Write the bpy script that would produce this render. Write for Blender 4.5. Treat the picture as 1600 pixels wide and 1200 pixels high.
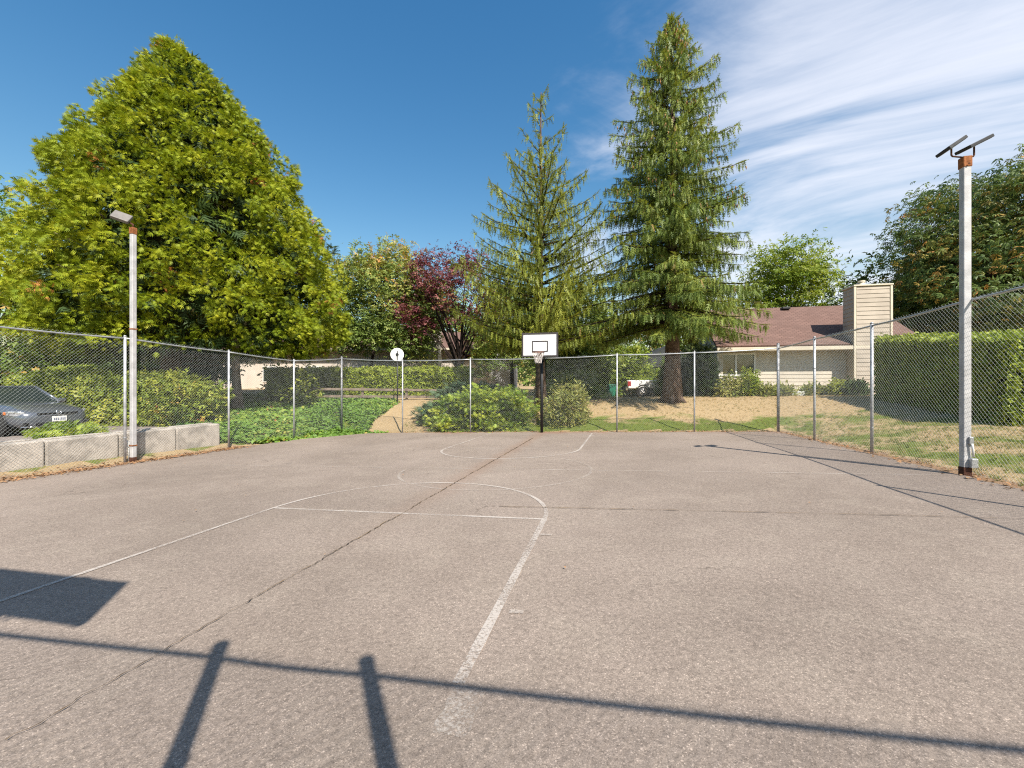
import bpy, math, random
import numpy as np
from mathutils import Vector, Matrix

for o in list(bpy.data.objects):
    bpy.data.objects.remove(o, do_unlink=True)
SC = bpy.context.scene
COL = SC.collection
rng = np.random.default_rng(11)
random.seed(5)
R_ = math.radians

# ------------------------------------------------------------------ camera, sky, sun, exposure
CAMZ = 1.4
FPX = 656.0            # focal length in pixels of the 1600 px wide photograph
cam_d = bpy.data.cameras.new("camera"); cam = bpy.data.objects.new("camera", cam_d); COL.objects.link(cam)
cam_d.sensor_width = 36.0; cam_d.lens = FPX / 1600 * 36.0
cam_d.clip_start = 0.05; cam_d.clip_end = 3000
cam.location = (0, 0, CAMZ); cam.rotation_euler = (R_(90), 0, 0)
SC.camera = cam

SUN_EL = 48.0
SUN_AZ = (0.426, -0.905)            # horizontal direction towards the sun
sun_dir = Vector((SUN_AZ[0] * math.cos(R_(SUN_EL)), SUN_AZ[1] * math.cos(R_(SUN_EL)), math.sin(R_(SUN_EL))))
sl = bpy.data.lights.new("sun", 'SUN'); sl.energy = 4.6; sl.angle = R_(0.55); sl.color = (1.0, 0.93, 0.83)
so = bpy.data.objects.new("sun", sl); COL.objects.link(so)
so.rotation_euler = (-sun_dir).to_track_quat('-Z', 'Y').to_euler(); so.location = (10, -20, 30)

SC.view_settings.view_transform = 'Standard'; SC.view_settings.look = 'None'
SC.view_settings.exposure = 0.85; SC.view_settings.gamma = 1.0; SC.view_settings.use_curve_mapping = False
SC.render.engine = 'CYCLES'
SC.cycles.max_bounces = 7; SC.cycles.transparent_max_bounces = 12
SC.cycles.diffuse_bounces = 3; SC.cycles.caustics_reflective = False; SC.cycles.caustics_refractive = False
SC.cycles.use_denoising = False; SC.cycles.filter_width = 1.15; SC.cycles.sample_clamp_indirect = 4.0

W = bpy.data.worlds.new("World"); SC.world = W; W.use_nodes = True

class NT:
    """small helper round a node tree"""
    def __init__(s, tree):
        s.t = tree; s.n = tree.nodes; s.l = tree.links
    def add(s, typ, **kw):
        n = s.n.new(typ)
        for k, v in kw.items():
            if hasattr(n, k): setattr(n, k, v)
        return n
    def link(s, a, b): s.l.new(a, b)
    def _in(s, sock, v):
        if isinstance(v, bpy.types.NodeSocket): s.link(v, sock)
        else: sock.default_value = v
    def math(s, op, a, b=0.0, c=0.0, clamp=False):
        n = s.add('ShaderNodeMath', operation=op, use_clamp=clamp)
        s._in(n.inputs[0], a); s._in(n.inputs[1], b)
        if len(n.inputs) > 2: s._in(n.inputs[2], c)
        return n.outputs[0]
    def mix(s, fac, a, b, blend='MIX'):
        n = s.add('ShaderNodeMix', data_type='RGBA', blend_type=blend)
        s._in(n.inputs[0], fac)
        for i, v in ((6, a), (7, b)):
            if not isinstance(v, bpy.types.NodeSocket) and len(v) == 3: v = (*v, 1)
            s._in(n.inputs[i], v)
        return n.outputs[2]
    def ramp(s, fac, stops, interp='LINEAR'):
        n = s.add('ShaderNodeValToRGB'); e = n.color_ramp.elements; n.color_ramp.interpolation = interp
        while len(e) < len(stops): e.new(0.5)
        for i, (p, c) in enumerate(stops):
            e[i].position = p
            e[i].color = (c, c, c, 1) if isinstance(c, (int, float)) else (*c[:3], 1)
        s.link(fac, n.inputs[0]) if isinstance(fac, bpy.types.NodeSocket) else None
        return n.outputs[0]
    def noise(s, vec, scale, detail=3, rough=0.55, dist=0.0):
        n = s.add('ShaderNodeTexNoise'); n.inputs['Scale'].default_value = scale
        n.inputs['Detail'].default_value = detail; n.inputs['Roughness'].default_value = rough
        n.inputs['Distortion'].default_value = dist
        if vec is not None: s.link(vec, n.inputs['Vector'])
        return n.outputs[0]
    def smooth(s, x, lo, hi):
        n = s.add('ShaderNodeMapRange', interpolation_type='SMOOTHSTEP')
        s._in(n.inputs[0], x); n.inputs[1].default_value = lo; n.inputs[2].default_value = hi
        return n.outputs[0]

def build_world():
    t = NT(W.node_tree); t.n.clear()
    out = t.add('ShaderNodeOutputWorld'); bg = t.add('ShaderNodeBackground')
    sky = t.add('ShaderNodeTexSky', sky_type='NISHITA')
    sky.sun_disc = False; sky.sun_elevation = R_(SUN_EL)
    sky.sun_rotation = math.atan2(SUN_AZ[0], SUN_AZ[1])
    sky.altitude = 100; sky.air_density = 1.55; sky.dust_density = 0.8; sky.ozone_density = 1.6
    tc = t.add('ShaderNodeTexCoord'); sep = t.add('ShaderNodeSeparateXYZ'); t.link(tc.outputs['Generated'], sep.inputs[0])
    x, y, z = sep.outputs
    zz = t.math('ADD', t.math('MAXIMUM', z, 0.0), 0.34)
    px = t.math('DIVIDE', x, zz); py = t.math('DIVIDE', y, zz)
    # high cirrus: a flat layer overhead, streaks running along one wind direction
    a = R_(-32); ca, sa = math.cos(a), math.sin(a)
    rx = t.math('ADD', t.math('MULTIPLY', px, ca), t.math('MULTIPLY', py, sa))
    ry = t.math('SUBTRACT', t.math('MULTIPLY', py, ca), t.math('MULTIPLY', px, sa))
    cmb = t.add('ShaderNodeCombineXYZ'); t.link(t.math('MULTIPLY', rx, 1.0), cmb.inputs[0]); t.link(t.math('MULTIPLY', ry, 1.9), cmb.inputs[1])
    n1 = t.noise(cmb.outputs[0], 1.15, 9, 0.58, 1.25)
    cmb2 = t.add('ShaderNodeCombineXYZ'); t.link(t.math('MULTIPLY', rx, 1.1), cmb2.inputs[0]); t.link(t.math('MULTIPLY', ry, 4.2), cmb2.inputs[1])
    n2 = t.noise(cmb2.outputs[0], 2.4, 8, 0.6, 0.5)
    body = t.math('ADD', t.math('MULTIPLY', n1, 0.93), t.math('MULTIPLY', n2, 0.17))
    cover = t.smooth(t.math('SUBTRACT', x, t.math('MULTIPLY', z, 0.12)), -0.22, 0.50)     # the cloud bank lies to the east
    dens = t.math('ADD', body, t.math('MULTIPLY', t.math('SUBTRACT', cover, 1.0), 0.42))
    cl = t.smooth(dens, 0.30, 0.68)
    cl = t.math('MULTIPLY', cl, 0.80)
    skyc = t.add('ShaderNodeHueSaturation'); skyc.inputs['Saturation'].default_value = 1.42; skyc.inputs['Value'].default_value = 1.0
    t.link(sky.outputs[0], skyc.inputs['Color'])
    col = t.mix(cl, skyc.outputs[0], (7.0, 7.15, 7.8))
    t.link(col, bg.inputs[0]); bg.inputs[1].default_value = 0.082
    t.link(bg.outputs[0], out.inputs[0])
build_world()

# ------------------------------------------------------------------ geometry of the place
CA, CB = 0.0246, -0.0314                # the court is a plane draining to the far left
def court_z(x, y): return CA * x + CB * y
def pix(u, v, D): return ((u - 800) / FPX * D, D, CAMZ + (600 - v) / FPX * D)
def on_court(u, v, dz=0.0):
    a = (u - 800) / FPX; c = (600 - v) / FPX
    D = CAMZ / (CA * a + CB - c)
    return (a * D, D, court_z(a * D, D) + dz)
AX = Vector((0.218, 0.976, 0)).normalized()      # along the court
EX = Vector((0.976, -0.218, 0)).normalized()     # across the court

EDGES = [((-9.94, 8.15), (-0.9728, 0.2315)), ((-7.64, 18.83), (0.255, 0.967)), ((7.14, 6.62), (0.968, -0.2513)), ((0, -4.0), (0, -1))]
def outside(x, y):
    d = None
    for (p, n) in EDGES:
        e = (x - p[0]) * n[0] + (y - p[1]) * n[1]
        d = e if d is None else np.maximum(d, e)
    return d
CTRL = [pix(1050, 628, 20), pix(1130, 617, 21.6), pix(1330, 618, 20.2), pix(1275, 643, 16), pix(1368, 620, 17), pix(1578, 665, 11),
        pix(1470, 642, 13.5), pix(1000, 650, 17), pix(930, 640, 19), pix(1150, 634, 18), pix(1000, 622, 30), pix(940, 617, 33),
        (12, 5.0, 0.12), (20, 4, 0.5), (24, 13, 0.9), (20, 26, 1.0), (35, 20, 1.2), (10, 30, 0.5), (4, 27, 0.5), (-1, 27, 0.55), (1.4, 21, 0.35),
        (-2, 20, -0.3), pix(640, 626, 22.5), pix(600, 655, 19.4), (-7, 24, 0.45), (-10, 26.5, 0.75), (-15.6, 19, 0.4), (-15, 25, 0.8), (-20, 22, 0.35),
        (-9.3, 13.4, -0.38), (-8.7, 16.1, -0.45), (-7.9, 18.9, -0.45), (-11.5, 17, 0.05), (-10, 20, 0.1), (-8.5, 22, 0.3),
        (-26, 12, -0.1), (-12, 8.5, -0.12), (-11.6, 11.6, -0.12), (-13, 13.5, -0.12), (-14, 10, -0.12), (-18, 13, -0.12), (-18, 8, -0.12), (-12, 5, -0.12), (-13, 1, -0.12),
        (-16, 15.8, -0.1), (-20, 15, -0.1), (0, 45, 0.9), (-30, 40, 1.0), (30, 45, 1.3), (0, 90, 1.0), (60, 60, 1.4), (-60, 60, 1.0), (70, 0, 1.0), (-70, 0, 0), (0, -60, 0)]
for k in np.linspace(0, 1, 8):
    x = -5 + 14 * k; y = 18.83 - 0.2637 * (x + 7.64) + 0.9; CTRL.append((x, y, court_z(x, y) + 0.05))
for k in np.linspace(-3, 13.5, 9):
    x = 5.42 + 0.2596 * k + 0.9; CTRL.append((x, k, court_z(x, k) + 0.06))
CT = np.array(CTRL)
def _tps(d2): return 0.5 * d2 * np.log(d2 + 1e-6)
def _solve():
    n = len(CT); d2 = (CT[:, None, 0] - CT[None, :, 0]) ** 2 + (CT[:, None, 1] - CT[None, :, 1]) ** 2
    A = np.zeros((n + 3, n + 3)); A[:n, :n] = _tps(d2) + np.eye(n) * 6.0
    A[:n, n] = 1; A[:n, n + 1:] = CT[:, :2]; A[n, :n] = 1; A[n + 1:, :n] = CT[:, :2].T
    return np.linalg.solve(A, np.concatenate([CT[:, 2], [0, 0, 0]]))
TW = _solve()
def H(x, y):
    """ground height: the court plane inside the fences, a smooth surface through measured points outside"""
    x = np.asarray(x, float); y = np.asarray(y, float); sh = x.shape; x = x.ravel(); y = y.ravel(); n = len(CT)
    xc = np.clip(x, -70, 70); yc = np.clip(y, -60, 90)
    zi = np.full(x.shape, TW[n]) + TW[n + 1] * xc + TW[n + 2] * yc
    for i in range(n): zi = zi + TW[i] * _tps((xc - CT[i, 0]) ** 2 + (yc - CT[i, 1]) ** 2)
    zi = np.clip(zi, -0.8, 1.6)
    d = outside(x, y); s = np.clip((d - 0.1) / 0.9, 0, 1); s = s * s * (3 - 2 * s)
    z = (court_z(x, y) - 0.05 + 0.04 * np.clip(d / 0.1, 0, 1)) * (1 - s) + zi * s
    return z.reshape(sh)
def Hs(x, y): return float(H(np.array([x]), np.array([y]))[0])

# ------------------------------------------------------------------ mesh helpers
ORG = {}
def prop(o, label=None, cat=None, group=None, kind=None):
    if label: o['label'] = label
    if cat: o['category'] = cat
    if group: o['group'] = group
    if kind: o['kind'] = kind
    return o
def thing(name, label, cat, loc=(0, 0, 0), rz=0.0, group=None, local=False):
    o = bpy.data.objects.new(name, None); COL.objects.link(o); o.location = loc; o.rotation_euler = (0, 0, rz)
    o.empty_display_size = 0.2
    ORG[o.name] = (0, 0, 0) if local else tuple(loc)
    return prop(o, label, cat, group)
def add_obj(name, me, mat, parent=None):
    o = bpy.data.objects.new(name, me); COL.objects.link(o)
    if mat is not None: me.materials.append(mat)
    if parent is not None:
        o.parent = parent; ORG[o.name] = ORG.get(parent.name, (0, 0, 0))
    return o
def np_obj(name, V, F, mat, parent=None, tint=None, smooth=False):
    """V (n,3) world coordinates, F (m,k) faces of one size"""
    V = np.asarray(V, np.float32)
    if parent is not None: V = V - np.array(ORG.get(parent.name, (0, 0, 0)), np.float32)
    F = np.asarray(F, np.int32); m, k = F.shape
    me = bpy.data.meshes.new(name)
    me.vertices.add(len(V)); me.vertices.foreach_set('co', V.ravel())
    me.loops.add(m * k); me.loops.foreach_set('vertex_index', F.ravel())
    me.polygons.add(m); me.polygons.foreach_set('loop_start', np.arange(0, m * k, k, dtype=np.int32))
    if smooth: me.polygons.foreach_set('use_smooth', np.ones(m, bool))
    me.update(calc_edges=True)
    if tint is not None:
        a = me.attributes.new('tint', 'FLOAT', 'FACE'); a.data.foreach_set('value', np.asarray(tint, np.float32))
    return add_obj(name, me, mat, parent)

class MB:
    def __init__(s): s.v = []; s.f = []; s.sm = []
    def add(s, vs, fs, smooth=False):
        o = len(s.v); s.v += [tuple(p) for p in vs]
        for f in fs: s.f.append([i + o for i in f]); s.sm.append(smooth)
        return s
    def box(s, c, size, M=None):
        hx, hy, hz = size[0] / 2, size[1] / 2, size[2] / 2
        vs = [Vector((x, y, z)) for z in (-hz, hz) for y in (-hy, hy) for x in (-hx, hx)]
        if M is not None: vs = [M @ v for v in vs]
        c = Vector(c)
        return s.add([v + c for v in vs], [(0, 2, 3, 1), (4, 5, 7, 6), (0, 1, 5, 4), (2, 6, 7, 3), (0, 4, 6, 2), (1, 3, 7, 5)])
    def tube(s, pts, r, n=8, cap=True, smooth=True, phase=0.0):
        pts = [Vector(p) for p in pts]; m = len(pts)
        if not hasattr(r, '__len__'): r = [r] * m
        o = len(s.v); up = None
        for i, p in enumerate(pts):
            d = (pts[min(i + 1, m - 1)] - pts[max(i - 1, 0)]).normalized()
            if up is None:
                up = Vector((1, 0, 0)) if abs(d.x) < 0.8 else Vector((0, 1, 0))
            a = (up - d * up.dot(d)).normalized(); b = d.cross(a); up = a
            for k in range(n):
                t = 2 * math.pi * k / n + phase
                s.v.append(tuple(p + (a * math.cos(t) + b * math.sin(t)) * r[i]))
        for i in range(m - 1):
            for k in range(n):
                k2 = (k + 1) % n
                s.f.append([o + i * n + k, o + i * n + k2, o + (i + 1) * n + k2, o + (i + 1) * n + k]); s.sm.append(smooth)
        if cap:
            s.f.append([o + k for k in range(n)][::-1]); s.sm.append(False)
            s.f.append([o + (m - 1) * n + k for k in range(n)]); s.sm.append(False)
        return s
    def ring(s, c, nrm, R, r, n=20, m=6):
        nrm = Vector(nrm).normalized(); a = nrm.orthogonal().normalized(); b = nrm.cross(a); c = Vector(c)
        o = len(s.v)
        for i in range(n):
            t = 2 * math.pi * i / n; e = a * math.cos(t) + b * math.sin(t)
            for j in range(m):
                q = 2 * math.pi * j / m; s.v.append(tuple(c + e * (R + r * math.cos(q)) + nrm * r * math.sin(q)))
        for i in range(n):
            for j in range(m):
                i2, j2 = (i + 1) % n, (j + 1) % m
                s.f.append([o + i * m + j, o + i2 * m + j, o + i2 * m + j2, o + i * m + j2]); s.sm.append(True)
        return s
    def build(s, name, mat, parent=None, bevel=0.0, sub=0):
        org = Vector(ORG.get(parent.name, (0, 0, 0))) if parent is not None else Vector()
        me = bpy.data.meshes.new(name); me.from_pydata([tuple(Vector(v) - org) for v in s.v], [], s.f)
        me.polygons.foreach_set('use_smooth', s.sm); me.update()
        o = add_obj(name, me, mat, parent)
        if bevel:
            b = o.modifiers.new('bevel', 'BEVEL'); b.width = bevel; b.segments = 2; b.limit_method = 'ANGLE'
        if sub:
            q = o.modifiers.new('sub', 'SUBSURF'); q.levels = sub; q.render_levels = sub
        return o
def rotz(a): return Matrix.Rotation(a, 3, 'Z')
def frame(ax, ay, az): return Matrix((ax, ay, az)).transposed()

def nrmz(a): return a / np.maximum(np.linalg.norm(a, axis=1, keepdims=True), 1e-9)
def instance(TV, TF, pos, fwd, up, scale):
    """place template (x side, y forward, z normal) at every pos; returns V, F"""
    f = nrmz(fwd); sd = nrmz(np.cross(f, up)); nn = np.cross(sd, f)
    N = len(pos); k = len(TV)
    sc = np.asarray(scale).reshape(N, 1, 1)
    V = (TV[None, :, 0:1] * sd[:, None] + TV[None, :, 1:2] * f[:, None] + TV[None, :, 2:3] * nn[:, None]) * sc + pos[:, None]
    F = (TF[None] + (np.arange(N) * k)[:, None, None]).reshape(-1, TF.shape[1])
    return V.reshape(-1, 3), F
def blades(lst, needle=True):
    """list of (x0,y0,angle,length,halfwidth,droop): each blade one triangle, needle-like or leaf-like"""
    V = []; F = []
    for i, (x0, y0, a, L, w, dz) in enumerate(lst):
        a = R_(a); d = (math.sin(a), math.cos(a)); s = (math.cos(a), -math.sin(a)); o = len(V)
        z0 = -0.16 * y0 * y0; q = 1 if i % 2 else -1
        if needle: P = [(.08, w, 0), (1, 0, dz), (.08, -w, 0)]
        else: P = [(0, 0, 0), (.62, w * 1.25 * q, dz * .4 + w * .3), (1, -w * .45 * q, dz)]
        if not needle and q > 0: P = [P[0], P[2], P[1]]
        V += [(x0 + d[0] * L * t + s[0] * ww, y0 + d[1] * L * t + s[1] * ww, z0 + z) for t, ww, z in P]
        F.append((o, o + 1, o + 2))
    return np.array(V, float), np.array(F, int)
def quad_blades(lst):
    V = []; F = []
    for (x0, y0, a, L, w, dz) in lst:
        a = R_(a); d = (math.sin(a), math.cos(a)); s = (math.cos(a), -math.sin(a)); o = len(V)
        V += [(x0, y0, 0), (x0 + d[0] * L * .45 + s[0] * w, y0 + d[1] * L * .45 + s[1] * w, dz * .3 + w * .25),
              (x0 + d[0] * L, y0 + d[1] * L, dz), (x0 + d[0] * L * .45 - s[0] * w, y0 + d[1] * L * .45 - s[1] * w, dz * .3 + w * .25)]
        F.append((o, o + 1, o + 2, o + 3))
    return np.array(V, float), np.array(F, int)
T_LEAF = quad_blades([(0, 0, 0, 1, .33, -.12)])
T_THIN = quad_blades([(0, 0, 0, 1, .16, -.1)])
T_SPRAY = blades([(0, 0, 0, 1, .075, -.18), (0, .08, 50, .6, .07, -.1), (0, .08, -50, .6, .07, -.1), (0, .28, 44, .52, .065, -.1), (0, .28, -44, .52, .065, -.1),
                  (0, .5, 38, .4, .055, -.08), (0, .5, -38, .4, .055, -.08)])
T_FEATH = blades([(0, 0, 0, 1, .05, -.1), (0, .04, 52, .27, .045, .05), (0, .08, -52, .27, .045, .05), (0, .3, 48, .26, .045, .0), (0, .3, -48, .26, .045, .0),
                  (0, .52, 42, .24, .042, -.03), (0, .52, -42, .24, .042, -.03), (0, .74, 34, .2, .04, -.04), (0, .74, -34, .2, .04, -.04)])
T_PALM = blades([(0, .05, a, L, .15, -.3) for a, L in ((0, 1), (42, .92), (-42, .92), (86, .72), (-86, .72), (125, .45), (-125, .45))], False)
T_CLUS = blades([(0, 0, 10, .9, .26, -.1), (.05, .1, 75, .7, .24, .1), (-.05, .1, -65, .75, .24, -.15), (0, .3, 150, .6, .22, -.2)], False)
T_CL2 = blades([(0, 0, 15, .9, .3, -.1), (-.05, .1, -70, .75, .28, -.1)], False)
T_GRASS = blades([(0, 0, 0, 1, .045, .25), (.1, 0, 20, .8, .045, -.3), (-.1, .0, -24, .85, .045, .35), (.03, 0, 38, .6, .04, .1), (-.04, 0, -40, .65, .04, -.2)])

# ------------------------------------------------------------------ materials
MATS = {}
def material(name):
    m = bpy.data.materials.new(name); m.use_nodes = True; t = NT(m.node_tree); t.n.clear()
    out = t.add('ShaderNodeOutputMaterial'); b = t.add('ShaderNodeBsdfPrincipled'); t.link(b.outputs[0], out.inputs[0])
    MATS[name] = m
    return m, t, b, out
def plain(name, c, rough=0.6, metal=0.0, var=0.12, scale=6.0, bump=0.0, spec=0.4, c2=None, bscale=60.0, coat=0.0):
    m, t, b, out = material(name)
    tc = t.add('ShaderNodeTexCoord'); n = t.noise(tc.outputs['Object'], scale, 5, 0.6)
    c2 = c2 or tuple(max(0, k * (1 - 2.2 * var)) for k in c)
    t.link(t.mix(t.smooth(n, 0.32, 0.68), c, c2), b.inputs['Base Color'])
    b.inputs['Metallic'].default_value = metal; b.inputs['Specular IOR Level'].default_value = spec
    t.link(t.math('ADD', t.math('MULTIPLY', n, 0.2), rough - 0.1), b.inputs['Roughness'])
    if coat: b.inputs['Coat Weight'].default_value = coat
    if bump:
        bp = t.add('ShaderNodeBump'); bp.inputs['Strength'].default_value = bump; bp.inputs['Distance'].default_value = 0.02
        t.link(t.noise(tc.outputs['Object'], bscale, 4), bp.inputs['Height']); t.link(bp.outputs[0], b.inputs['Normal'])
    return m
def leafmat(name, stops, transl=0.35, rough=0.5, spec=0.3):
    m, t, b, out = material(name)
    at = t.add('ShaderNodeAttribute'); at.attribute_name = 'tint'
    c = t.ramp(at.outputs['Fac'], stops)
    t.link(c, b.inputs['Base Color']); b.inputs['Roughness'].default_value = rough; b.inputs['Specular IOR Level'].default_value = spec
    tr = t.add('ShaderNodeBsdfTranslucent'); t.link(t.mix(0.5, c, (1.0, 0.95, 0.3), 'MULTIPLY'), tr.inputs[0])
    mx = t.add('ShaderNodeMixShader'); mx.inputs[0].default_value = transl
    t.link(b.outputs[0], mx.inputs[1]); t.link(tr.outputs[0], mx.inputs[2]); t.link(mx.outputs[0], out.inputs[0])
    return m

def asphalt_material():
    m, t, b, out = material('asphalt')
    tc = t.add('ShaderNodeTexCoord'); P = tc.outputs['Object']
    big = t.noise(P, 0.28, 5, 0.6, 0.4); mid = t.noise(P, 2.2, 6, 0.65); fine = t.noise(P, 34, 4, 0.7)
    base = t.mix(t.smooth(big, 0.35, 0.66), (0.232, 0.187, 0.153), (0.282, 0.229, 0.190))
    base = t.mix(t.math('MULTIPLY', t.smooth(mid, 0.42, 0.72), 0.5), base, (0.305, 0.253, 0.206))
    vo = t.add('ShaderNodeTexVoronoi'); vo.inputs['Scale'].default_value = 190; t.link(P, vo.inputs['Vector'])
    sepc = t.add('ShaderNodeSeparateColor'); t.link(vo.outputs['Color'], sepc.inputs[0])
    agg = t.ramp(sepc.outputs[0], [(0.0, 0.66), (0.18, 0.88), (0.62, 1.01), (0.88, 1.13), (0.975, 1.55), (1.0, 1.8)])
    col = t.mix(1.0, base, agg, 'MULTIPLY')
    col = t.mix(1.0, col, t.ramp(fine, [(0.3, 0.72), (0.5, 1.0), (0.72, 1.22)]), 'MULTIPLY')
    # rust-coloured dirt washed along the long joint and the far edge
    sp = t.add('ShaderNodeSeparateXYZ'); t.link(P, sp.inputs[0])
    x, y = sp.outputs[0], sp.outputs[1]
    c0 = on_court(50, 1130); c1 = on_court(830, 686)
    dx, dy = c1[0] - c0[0], c1[1] - c0[1]; L = math.hypot(dx, dy); nx, ny = dy / L, -dx / L
    dist = t.math('ADD', t.math('MULTIPLY', x, nx), t.math('MULTIPLY', y, ny)); dist = t.math('SUBTRACT', dist, c0[0] * nx + c0[1] * ny)
    near = t.math('SUBTRACT', 1.0, t.smooth(t.math('ABSOLUTE', t.math('ADD', dist, t.math('MULTIPLY', t.math('SUBTRACT', mid, 0.5), 0.5))), 0.0, 0.42))
    along = t.smooth(y, 3.0, 9.0)
    col = t.mix(t.math('MULTIPLY', t.math('MULTIPLY', near, along), 0.45), col, (0.25, 0.165, 0.115))
    de = t.math('ADD', t.math('MULTIPLY', x, 0.255), t.math('MULTIPLY', y, 0.967)); de = t.math('SUBTRACT', -7.64 * 0.255 + 18.83 * 0.967, de)
    ed = t.math('MULTIPLY', t.math('SUBTRACT', 1.0, t.smooth(de, 0.0, 1.3)), t.smooth(t.noise(P, 0.7, 4), 0.42, 0.62))
    col = t.mix(t.math('MULTIPLY', ed, 0.6), col, (0.26, 0.14, 0.095))
    # hairline crazing in places and broad worn zones
    wv = t.add('ShaderNodeVectorMath', operation='ADD'); nz = t.add('ShaderNodeTexNoise'); nz.inputs['Scale'].default_value = 1.6; nz.inputs['Detail'].default_value = 5; t.link(P, nz.inputs['Vector'])
    t.link(P, wv.inputs[0]); t.link(nz.outputs['Color'], wv.inputs[1])
    ve = t.add('ShaderNodeTexVoronoi', feature='DISTANCE_TO_EDGE'); ve.inputs['Scale'].default_value = 0.42; t.link(wv.outputs[0], ve.inputs['Vector'])
    hair = t.math('SUBTRACT', 1.0, t.smooth(ve.outputs['Distance'], 0.0, 0.006)); hair = t.math('MULTIPLY', hair, t.smooth(t.noise(P, 0.33, 3), 0.50, 0.62))
    col = t.mix(t.math('MULTIPLY', hair, 0.55), col, (0.075, 0.058, 0.045))
    col = t.mix(1.0, col, t.ramp(t.noise(P, 0.16, 4, 0.55, 0.8), [(0.3, 0.88), (0.5, 1.0), (0.7, 1.09)]), 'MULTIPLY')
    # a few oil and damp spots
    st = t.smooth(t.noise(P, 0.9, 3, 0.5, 0.6), 0.70, 0.76)
    col = t.mix(t.math('MULTIPLY', st, 0.3), col, (0.09, 0.08, 0.075))
    t.link(col, b.inputs['Base Color']); b.inputs['Roughness'].default_value = 0.93; b.inputs['Specular IOR Level'].default_value = 0.22
    bp = t.add('ShaderNodeBump'); bp.inputs['Strength'].default_value = 0.55; bp.inputs['Distance'].default_value = 0.006
    t.link(t.math('ADD', t.math('MULTIPLY', sepc.outputs[1], 0.6), fine), bp.inputs['Height']); t.link(bp.outputs[0], b.inputs['Normal'])
    return m
def paint_material(name, c, wear):
    m, t, b, out = material(name)
    tc = t.add('ShaderNodeTexCoord'); P = tc.outputs['Object']
    b.inputs['Base Color'].default_value = (*c, 1); b.inputs['Roughness'].default_value = 0.85; b.inputs['Specular IOR Level'].default_value = 0.2
    a = t.math('ADD', t.math('MULTIPLY', t.noise(P, 55, 4, 0.7), 0.65), t.math('MULTIPLY', t.noise(P, 1.4, 4, 0.6), 0.5))
    al = t.smooth(a, wear - 0.10, wear + 0.12)
    tr = t.add('ShaderNodeBsdfTransparent'); mx = t.add('ShaderNodeMixShader'); t.link(t.math('MULTIPLY', al, 0.72), mx.inputs[0])
    t.link(tr.outputs[0], mx.inputs[1]); t.link(b.outputs[0], mx.inputs[2]); t.link(mx.outputs[0], out.inputs[0])
    return m
def ground_material():
    m, t, b, out = material('ground')
    tc = t.add('ShaderNodeTexCoord'); P = tc.outputs['Object']
    at = t.add('ShaderNodeAttribute'); at.attribute_name = 'dry'
    big = t.noise(P, 0.75, 6, 0.62, 0.3); mid = t.noise(P, 4.5, 5, 0.65); fine = t.noise(P, 38, 4, 0.7)
    green = t.mix(mid, (0.085, 0.125, 0.022), (0.165, 0.19, 0.038)); tan = t.mix(mid, (0.43, 0.325, 0.185), (0.32, 0.225, 0.12))
    soil = t.mix(mid, (0.30, 0.20, 0.125), (0.20, 0.13, 0.085))
    f = t.smooth(t.math('ADD', at.outputs['Fac'], t.math('MULTIPLY', t.math('SUBTRACT', big, 0.5), 1.6)), 0.36, 0.66)
    col = t.mix(f, green, tan)
    col = t.mix(t.smooth(at.outputs['Fac'], 1.0, 1.6), col, soil)
    col = t.mix(1.0, col, t.ramp(fine, [(0.3, 0.78), (0.5, 1.02), (0.75, 1.2)]), 'MULTIPLY')
    t.link(col, b.inputs['Base Color']); b.inputs['Roughness'].default_value = 0.95; b.inputs['Specular IOR Level'].default_value = 0.1
    bp = t.add('ShaderNodeBump'); bp.inputs['Strength'].default_value = 0.7; bp.inputs['Distance'].default_value = 0.03
    t.link(fine, bp.inputs['Height']); t.link(bp.outputs[0], b.inputs['Normal'])
    return m
M_ASPH = asphalt_material(); M_GROUND = ground_material()
M_PAINT = paint_material('worn_white_paint', (0.55, 0.495, 0.44), 0.535); M_PAINT2 = paint_material('very_worn_white_paint', (0.52, 0.46, 0.40), 0.595)
M_CRACK = plain('crack_fill', (0.045, 0.032, 0.022), 0.95, c2=(0.17, 0.105, 0.04), scale=5)
M_GALV = plain('galvanised_steel', (0.50, 0.51, 0.52), 0.42, 0.55, 0.14, 9, 0.1, 0.5)
M_POST = plain('galvanised_post', (0.52, 0.53, 0.55), 0.5, 0.35, 0.16, 7, 0.1, 0.5)
M_WIRE = plain('fence_wire', (0.42, 0.45, 0.44), 0.5, 0.4, 0.1, 3)
M_POLE = plain('painted_lamp_pole', (0.54, 0.53, 0.53), 0.55, 0.1, 0.13, 5, 0.15, 0.4)
M_RUST = plain('rusty_steel', (0.34, 0.13, 0.05), 0.85, 0.0, 0.25, 14, 0.4, 0.2)
M_DKRUST = plain('dark_rust', (0.10, 0.045, 0.03), 0.9, 0.0, 0.2, 14, 0.4, 0.2)
M_BLACK = plain('black_paint', (0.018, 0.018, 0.02), 0.5, 0.0, 0.2, 8)
M_LAMP = plain('lamp_housing_grey', (0.19, 0.175, 0.16), 0.55, 0.1, 0.1, 8)
M_LAMPD = plain('lamp_housing_dark', (0.03, 0.032, 0.036), 0.7, 0.0, 0.1, 8)
M_LENS = plain('lamp_lens', (0.55, 0.55, 0.52), 0.2, 0.0, 0.05, 8, spec=0.6)
M_BOARD = plain('white_backboard', (0.82, 0.82, 0.80), 0.45, 0.0, 0.03, 3)
M_BFRAME = plain('dark_board_border', (0.055, 0.047, 0.05), 0.55, 0.0, 0.15, 6)
M_RIM = plain('faded_rim', (0.30, 0.17, 0.13), 0.6, 0.2, 0.2, 9)
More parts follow.
